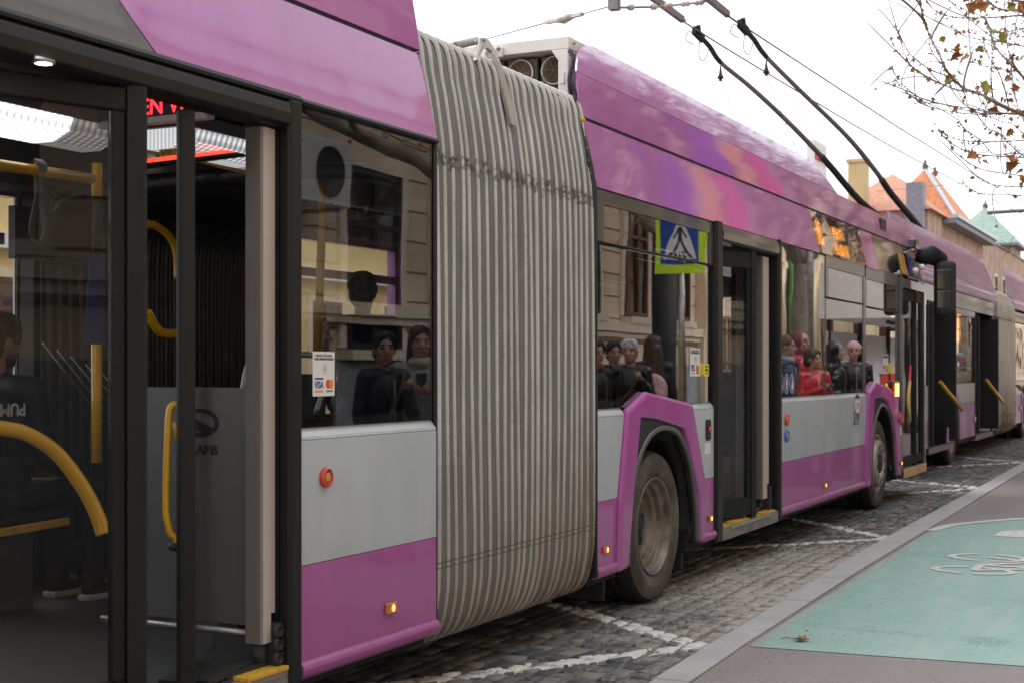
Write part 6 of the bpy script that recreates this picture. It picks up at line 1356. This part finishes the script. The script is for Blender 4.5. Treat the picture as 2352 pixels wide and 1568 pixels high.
def person(label, x, y, z, rz, H, coat, legs='cloth_denim', hair='hair_dark', style='short', pose='down', hat=None, skin='skin', female=True, sit=False, vox=.011, group=None, shoes='cloth_black', collar=True, stubble=False):
    rv = random.Random(label); yaw = 0 if sit else rv.uniform(-.42, .42); cy_, sy_ = math.cos(yaw), math.sin(yaw); HR = Matrix.Rotation(yaw, 3, 'Z')
    t = thing('person', label, 'person', (x, y, z), rz, group)
    k = H / 1.75; V = lambda a, b, c: Vector((a * k, b * k, c * k))
    dz = -.43 if sit else 0.0
    P = lambda a, b, c: V(a, b, c + dz)
    hip = .94
    P0 = P
    def P(a, b, c):                                          # everything above the collar turns with the head
        if c > 1.5: a, b = a * cy_ - b * sy_, a * sy_ + b * cy_
        return P0(a, b, c)
    sh = .175 if female else .195
    # arms
    arms = {}
    for s in (-1, 1):
        S = P(s * sh, 0, 1.42)
        if pose == 'phone': E_, W_ = P(s * (sh + .05), .05, 1.14), P(s * .06, .27, 1.26)
        elif pose == 'strap' and s == 1: E_, W_ = P(s * (sh + .07), .04, 1.14), P(s * .11, .17, 1.33)
        elif pose == 'lap' or sit: E_, W_ = P(s * (sh + .04), .06, 1.13), P(s * .10, .30, 1.06)
        else: E_, W_ = P(s * (sh + .05), -.02, 1.13), P(s * (sh + .05), .08, .89)
        arms[s] = (S, E_, W_)
    if sit: Lg = {s: (P(s * .09, 0, hip), P(s * .10, .44, hip + .01), V(s * .11, .50, .10)) for s in (-1, 1)}
    else: Lg = {s: (P(s * .09, 0, hip), P(s * .10, .03, .50), P(s * .11, 0, .09)) for s in (-1, 1)}
    # body: one welded surface
    mb = MB()
    hc = P(0, .015, 1.635)
    mb.ell(hc + V(0, -.01, .012), (.076 * k, .094 * k, .104 * k), 20, 16, rot=HR); mb.ell(P(0, .035, 1.575), (.058 * k, .066 * k, .068 * k), 16, 12, rot=HR)
    mb.ell(P(0, .07, 1.535), (.028 * k, .026 * k, .022 * k), 12, 8)
    mb.cap(P(0, .098, 1.64), P(0, .116, 1.603), .009 * k, .0145 * k, 10)                       # nose
    mb.cap(P(-.032, .088, 1.664), P(.032, .088, 1.664), .011 * k, .011 * k, 8)                  # brow
    for s in (-1, 1):
        mb.ell(P(s * .040, .078, 1.605), (.022 * k, .018 * k, .02 * k), 10, 8)                  # cheek
        mb.ell(P(s * .078, -.005, 1.625), (.011 * k, .022 * k, .034 * k), 10, 8)                # ear
    mb.cap(P(-.018, .094, 1.566), P(.018, .094, 1.566), .009 * k, .009 * k, 8)                  # mouth
    mb.cap(P(0, -.015, 1.42), P(0, 0, 1.56), .058 * k, .052 * k)
    mb.ell(P(0, 0, 1.28), (.15 * k, .10 * k, .19 * k)); mb.ell(P(0, 0, 1.02), (.14 * k, .10 * k, .15 * k)); mb.cap(P(-.12, 0, 1.42), P(.12, 0, 1.42), .055 * k, .055 * k)
    for s in (-1, 1):
        S, E_, W_ = arms[s]; mb.cap(S, E_, .045 * k, .036 * k); mb.cap(E_, W_, .036 * k, .026 * k); hand(mb, W_, (W_ - E_), k, 1.5 if pose in ('phone', 'strap') else .7)
        a, b, c_ = Lg[s]; mb.cap(a, b, .07 * k, .048 * k); mb.cap(b, c_, .048 * k, .034 * k); mb.cap(c_, c_ + V(0, .11, -.05), .035 * k, .03 * k)
    ex, ez = .033 * k, (1.638 + dz) * k
    def face(c_):
        c_ = np.stack((c_[:, 0] * cy_ + c_[:, 1] * sy_, -c_[:, 0] * sy_ + c_[:, 1] * cy_, c_[:, 2]), 1)
        mi = np.zeros(len(c_), 'i'); fr = c_[:, 1] > .066 * k
        eye = fr & (np.abs(np.abs(c_[:, 0]) - ex) < .0135 * k) & (np.abs(c_[:, 2] - ez) < .0065 * k); brow = fr & (np.abs(np.abs(c_[:, 0]) - .034 * k) < .021 * k) & (np.abs(c_[:, 2] - (1.665 + dz) * k) < .0055 * k)
        mi[eye | brow] = 1; mi[fr & (np.abs(c_[:, 0]) < .024 * k) & (np.abs(c_[:, 2] - (1.566 + dz) * k) < .007 * k)] = 2
        if stubble: mi[(c_[:, 1] > .0) & (c_[:, 2] < (1.585 + dz) * k) & (c_[:, 2] > (1.50 + dz) * k) & (mi == 0)] = 3
        return mi
    me = blob(mb, min(vox, .0085), 2, 'body', [skin, 'eye_dark', 'lips', 'hair_brown'], face); o = bpy.data.objects.new('body', me); C.objects.link(o); o.parent = t
    # coat
    mb = MB()
    mb.ell(P(0, -.01, 1.27), ((.185 if female else .205) * k, .135 * k, .21 * k)); mb.cap(P(-sh + .03, -.01, 1.42), P(sh - .03, -.01, 1.42), .075 * k, .075 * k); mb.ell(P(0, -.005, 1.04), (.175 * k, .13 * k, .2 * k))
    mb.ell(P(0, -.005, .90), ((.185 if female else .17) * k, .135 * k, .14 * k))
    if collar: mb.lathe([(.072 * k, 0), (.082 * k, .0), (.078 * k, .07 * k), (.066 * k, .075 * k)], P(0, -.012, 1.45), axis='z', seg=20)
    for s in (-1, 1): S, E_, W_ = arms[s]; mb.cap(S, E_, .072 * k, .058 * k); mb.cap(E_, E_.lerp(W_, .93), .058 * k, .044 * k)
    if coat.startswith('puffer'):
        for zz in (.88, .98, 1.08, 1.18, 1.28, 1.38): mb.lathe([(.165 * k, -.035 * k), (.20 * k, 0), (.165 * k, .035 * k)], P(0, -.005, zz), axis='z', seg=24)
    o = bpy.data.objects.new('coat', blob(mb, vox, 3, 'coat', coat)); C.objects.link(o); o.parent = t
    mb = MB()
    for s in (-1, 1): a, b, c_ = Lg[s]; mb.cap(a, b, .095 * k, .065 * k); mb.cap(b, c_, .066 * k, .05 * k)
    mb.ell(P(0, 0, .92), (.16 * k, .115 * k, .12 * k))
    o = bpy.data.objects.new('trousers', blob(mb, vox, 2, 'trousers', legs)); C.objects.link(o); o.parent = t
    for s in (-1, 1):
        a, b, c_ = Lg[s]; mb = MB(); f = Vector((c_.x, c_.y, .0))
        mb.cap(f + V(0, -.03, .055), f + V(0, .15, .04), .045 * k, .036 * k); mb.cap(f + V(0, -.02, .09), f + V(0, -.02, .12), .048 * k, .045 * k)
        sole = MB(); o = bpy.data.objects.new('shoe', blob(mb, .012, 2, 'shoe', shoes)); C.objects.link(o); o.parent = t
        sole.prism_z([(f.x - .04 * k, f.y - .075 * k), (f.x + .04 * k, f.y - .075 * k), (f.x + .05 * k, f.y + .08 * k), (f.x + .03 * k, f.y + .18 * k), (f.x - .03 * k, f.y + .18 * k), (f.x - .05 * k, f.y + .08 * k)], .0, .03); sole.build('sole', 'cloth_white' if shoes == 'cloth_white' or sit else 'cloth_black', o, bevel=.008)
    # zip, scarf or strap
    if not sit:
        mb = MB(); mb.tube([P0(0, .128, 1.40), P0(0, .133, 1.25), P0(0, .132, 1.0), P0(0, .138, .84)], .006 * k, 6); z_ = mb.build('zip', 'cloth_grey' if rv.random() < .5 else 'cloth_brown', t)
        if rv.random() < .55: mb = MB(); mb.lathe([(.075 * k, -.04 * k), (.105 * k, -.015 * k), (.10 * k, .03 * k), (.072 * k, .05 * k)], P0(0, .0, 1.475), axis='z', seg=20); mb.build('scarf', rv.choice(('cloth_grey', 'cloth_maroon', 'cloth_beige', 'cloth_blue_grey')), t)
        if pose == 'strap' or rv.random() < .3: mb = MB(); mb.tube(spline([P0(.13, -.08, 1.46), P0(.12, .09, 1.44), P0(.03, .145, 1.28), P0(-.10, .15, 1.08), P0(-.19, .07, .95)], 5), .013 * k, 6); mb.build('bag_strap', 'cloth_brown', t)
    # hair or hat
    mb = MB()
    if hat is None or style == 'long':
        mb.ell(P(0, -.016, 1.678), (.089 * k, .104 * k, .092 * k), 20, 14, rot=HR); mb.ell(P(0, -.055, 1.62), (.082 * k, .07 * k, .09 * k), rot=HR)
        if style == 'long':
            for s in (-1, 1): mb.cap(P(s * .070, -.01, 1.66), P(s * .095, .01, 1.38), .030 * k, .028 * k)
            mb.cap(P(0, -.07, 1.62), P(0, -.115, 1.28), .075 * k, .07 * k); mb.cap(P(-.05, -.07, 1.55), P(-.07, -.11, 1.28), .05 * k, .045 * k); mb.cap(P(.05, -.07, 1.55), P(.07, -.11, 1.28), .05 * k, .045 * k)
        rg_ = random.Random(int(x * 100) % 97)
        for _ in range(34):
            a = rg_.uniform(-.55, 3.7); L_ = rg_.uniform(.5, 1.05); pts = [P(.086 * math.cos(a) * math.sin(e_), -.016 - .10 * math.sin(a) * math.sin(e_), 1.678 + .096 * math.cos(e_)) for e_ in (.25, .7, 1.1, 1.5 * L_ + .2)]
            mb.tube(pts, [.009 * k, .013 * k, .012 * k, .006 * k], 6)
        mb.tube([P(.02, .05, 1.765), P(.05, .08, 1.73), P(.074, .065, 1.68), P(.083, .04, 1.63)], .013 * k, 6); mb.tube([P(.02, .05, 1.765), P(-.03, .085, 1.728), P(-.066, .07, 1.69), P(-.082, .04, 1.63)], .013 * k, 6)
        if style == 'tied': mb.ell(P(0, -.12, 1.60), (.045 * k, .045 * k, .06 * k))
        if style == 'bushy':
            rg_ = random.Random(3)
            for _ in range(26): a = rg_.uniform(0, 6.28); e_ = rg_.uniform(.1, 1.2); mb.ell(P(.078 * math.cos(a) * math.cos(e_ * .8), -.03 + .082 * math.sin(a) * math.cos(e_ * .8) - .01, 1.655 + .075 * math.sin(e_)), (.03 * k, .03 * k, .026 * k), 8, 6)
        o = bpy.data.objects.new('hair', blob(mb, .009, 1, 'hair', hair)); C.objects.link(o); o.parent = t
    if hat:
        mb = MB(); hm, hk = hat
        if hk == 'hood': mb.ell(P(0, -.03, 1.655), (.105 * k, .105 * k, .118 * k), 18, 14, rot=HR); mb.cap(P(0, -.04, 1.5), P(0, -.05, 1.6), .105 * k, .10 * k)
        else:
            mb.ell(P(0, -.02, 1.685), (.094 * k, .106 * k, .09 * k), 18, 14, rot=HR)
            for zz in (1.672, 1.69): mb.lathe([(.088 * k, -.012 * k), (.1 * k, 0), (.088 * k, .012 * k)], P(0, -.015, zz), axis='z', seg=24)
        o = bpy.data.objects.new('hood' if hk == 'hood' else 'beanie', blob(mb, .009, 2, 'hat', hm)); C.objects.link(o); o.parent = t
    return t
def mir(u, t, Y=0.0):
    """place on the pavement whose mirror image in the bus side stands at picture column u, t metres off"""
    a = (u - 1176) / FPX
    return t * (math.cos(TH) + a * math.sin(TH)), 2 * Y - (t * (math.sin(TH) - a * math.cos(TH)) - 3.09)
GP = 'people waiting on the pavement mirrored in the bus windows'
def waiting(label, u, t, rz, H, *a, **kw):
    x, y = mir(u, t); return person(label, x, y, .006, R(rz), H, *a, group=GP, **kw), x, y
waiting('woman in black coat with dark tied hair holding her bag strap, mirrored beside the bellows', 890, 10.8, 22, 1.72, 'cloth_black', 'cloth_black', 'hair_dark', 'tied', 'strap', vox=.010)
t_, x, y = waiting('person with long dark hair raising a phone, mirrored at the edge of the bellows', 972, 11.4, 58, 1.78, 'cloth_grey', 'cloth_black', 'hair_dark', 'long', 'phone')
mb = MB(); mb.box(-.038, .038, -.006, .006, -.075, .075); ph = mb.build('phone', 'glossy_black', bevel=.006); dr = R(58); fwd = Vector((-math.sin(dr), math.cos(dr), 0)); ph.location = Vector((x, y, 1.36)) + fwd * .37; ph.rotation_euler = (R(-15), 0, dr)
tag(ph, 'black smartphone held up by the long-haired person mirrored beside the bellows', 'phone')
waiting('person with long dark hair in patterned dark clothes, mirrored behind the card sticker', 735, 11.2, -35, 1.84, 'cloth_black', 'cloth_denim', 'hair_dark', 'long')
waiting('grey-haired woman in black quilted coat gripping her bag strap, mirrored above the wheel arch', 1452, 15.8, 66, 1.77, 'puffer_black', 'cloth_black', 'hair_white', 'short', 'strap')
waiting('dark-haired youngster half hidden behind the grey-haired woman, mirrored above the wheel arch', 1416, 16.8, 60, 1.76, 'cloth_black', 'cloth_black', 'hair_dark', 'short', skin='skin_dark')
t_, x, y = waiting('girl with long brown hair seen from behind wearing a backpack, mirrored above the wheel arch', 1505, 16.2, -115, 1.82, 'cloth_black', 'cloth_denim', 'hair_brown', 'long')
dr = R(-115); bk = Vector((math.sin(dr), -math.cos(dr), 0))
mb = MB(); mb.ell((0, 0, 0), (.15, .08, .2)); mb.ell((0, -.06, -.06), (.11, .05, .1)); o = bpy.data.objects.new('backpack', blob(mb, .014, 3, 'backpack', 'cloth_pink')); C.objects.link(o); o.location = Vector((x, y, 1.22)) + bk * .19; o.rotation_euler.z = dr
tag(o, 'pink and white backpack on the back of the long-haired girl mirrored above the wheel arch', 'backpack')
waiting('person in dark clothes at the edge of the window beside the bellows, mirrored', 1376, 15.2, 10, 1.74, 'cloth_black', 'cloth_black', 'hair_dark', 'short', female=False)
waiting('person in brown beanie and navy jacket, mirrored beside the middle door', 1812, 17.8, 15, 1.86, 'cloth_navy', 'cloth_denim', 'hair_brown', hat=('cloth_brown', 'beanie'), female=False)
waiting('person in bright red hooded jacket, mirrored beside the plane tree trunk', 1842, 19.3, 20, 1.95, 'cloth_red', 'cloth_denim', 'hair_dark', hat=('cloth_maroon', 'hood'))
t_, x, y = waiting('youngster in shiny red jacket looking down at a phone, mirrored before the front wheel', 1872, 17.9, 40, 1.69, 'cloth_red', 'cloth_denim', 'hair_brown', 'short', 'phone', female=False)
mb = MB(); mb.box(-.038, .038, -.006, .006, -.075, .075); ph = mb.build('phone', 'glossy_black', bevel=.006); dr = R(40); ph.location = Vector((x, y, 1.24)) + Vector((-math.sin(dr), math.cos(dr), 0)) * .36; ph.rotation_euler = (R(-50), 0, dr)
tag(ph, 'black smartphone in the hands of the youngster in the red jacket', 'phone')
waiting('person in shiny black puffer jacket with the hood up, mirrored before the front wheel', 1924, 18.9, 10, 1.82, 'puffer_black', 'cloth_black', 'hair_dark', hat=('puffer_black', 'hood'), female=False)
waiting('woman in pale pink beanie and black jacket, mirrored above the fleet number', 1966, 19.4, 62, 1.82, 'puffer_black', 'cloth_black', 'hair_brown', hat=('cloth_pink', 'beanie'))
waiting('person in maroon padded coat with dark hair, mirrored in the glass of the front door', 2112, 22.5, 60, 1.88, 'cloth_maroon', 'cloth_grey', 'hair_dark', 'short')
x, y = mir(2212, 27.3, .45); person('woman in beige coat and grey blue beanie, mirrored in the window of the second bus', x, y, .006, R(60), 1.75, 'cloth_beige', 'cloth_denim', 'hair_brown', hat=('cloth_blue_grey', 'beanie'), group=GP, vox=.014)
# passengers
person('standing passenger with bushy grey hair and dark coat behind the window by the bellows', 7.56, 1.66, .357, R(-82), 1.69, 'cloth_navy', 'cloth_black', 'hair_grey', 'bushy', female=False)
sm = person('bearded seated passenger in black tracksuit at the left edge inside the bus', 4.75, 1.84, .357, R(-90), 1.78, 'cloth_black', 'cloth_black', 'hair_brown', 'short', sit=True, skin='skin_dark', female=False, stubble=True, shoes='cloth_black')
tx = text('sleeve_lettering', 'PUMA', .075, (0, 0, 0), 'cloth_white', sm, rot=(0, 0, 0), bold=.002)
# the lettering runs upside down on the near sleeve
tx.location = (.287, -.11, .955); tx.rotation_euler = Matrix(((0, 0, 1), (-1, 0, 0), (0, -1, 0))).to_euler()
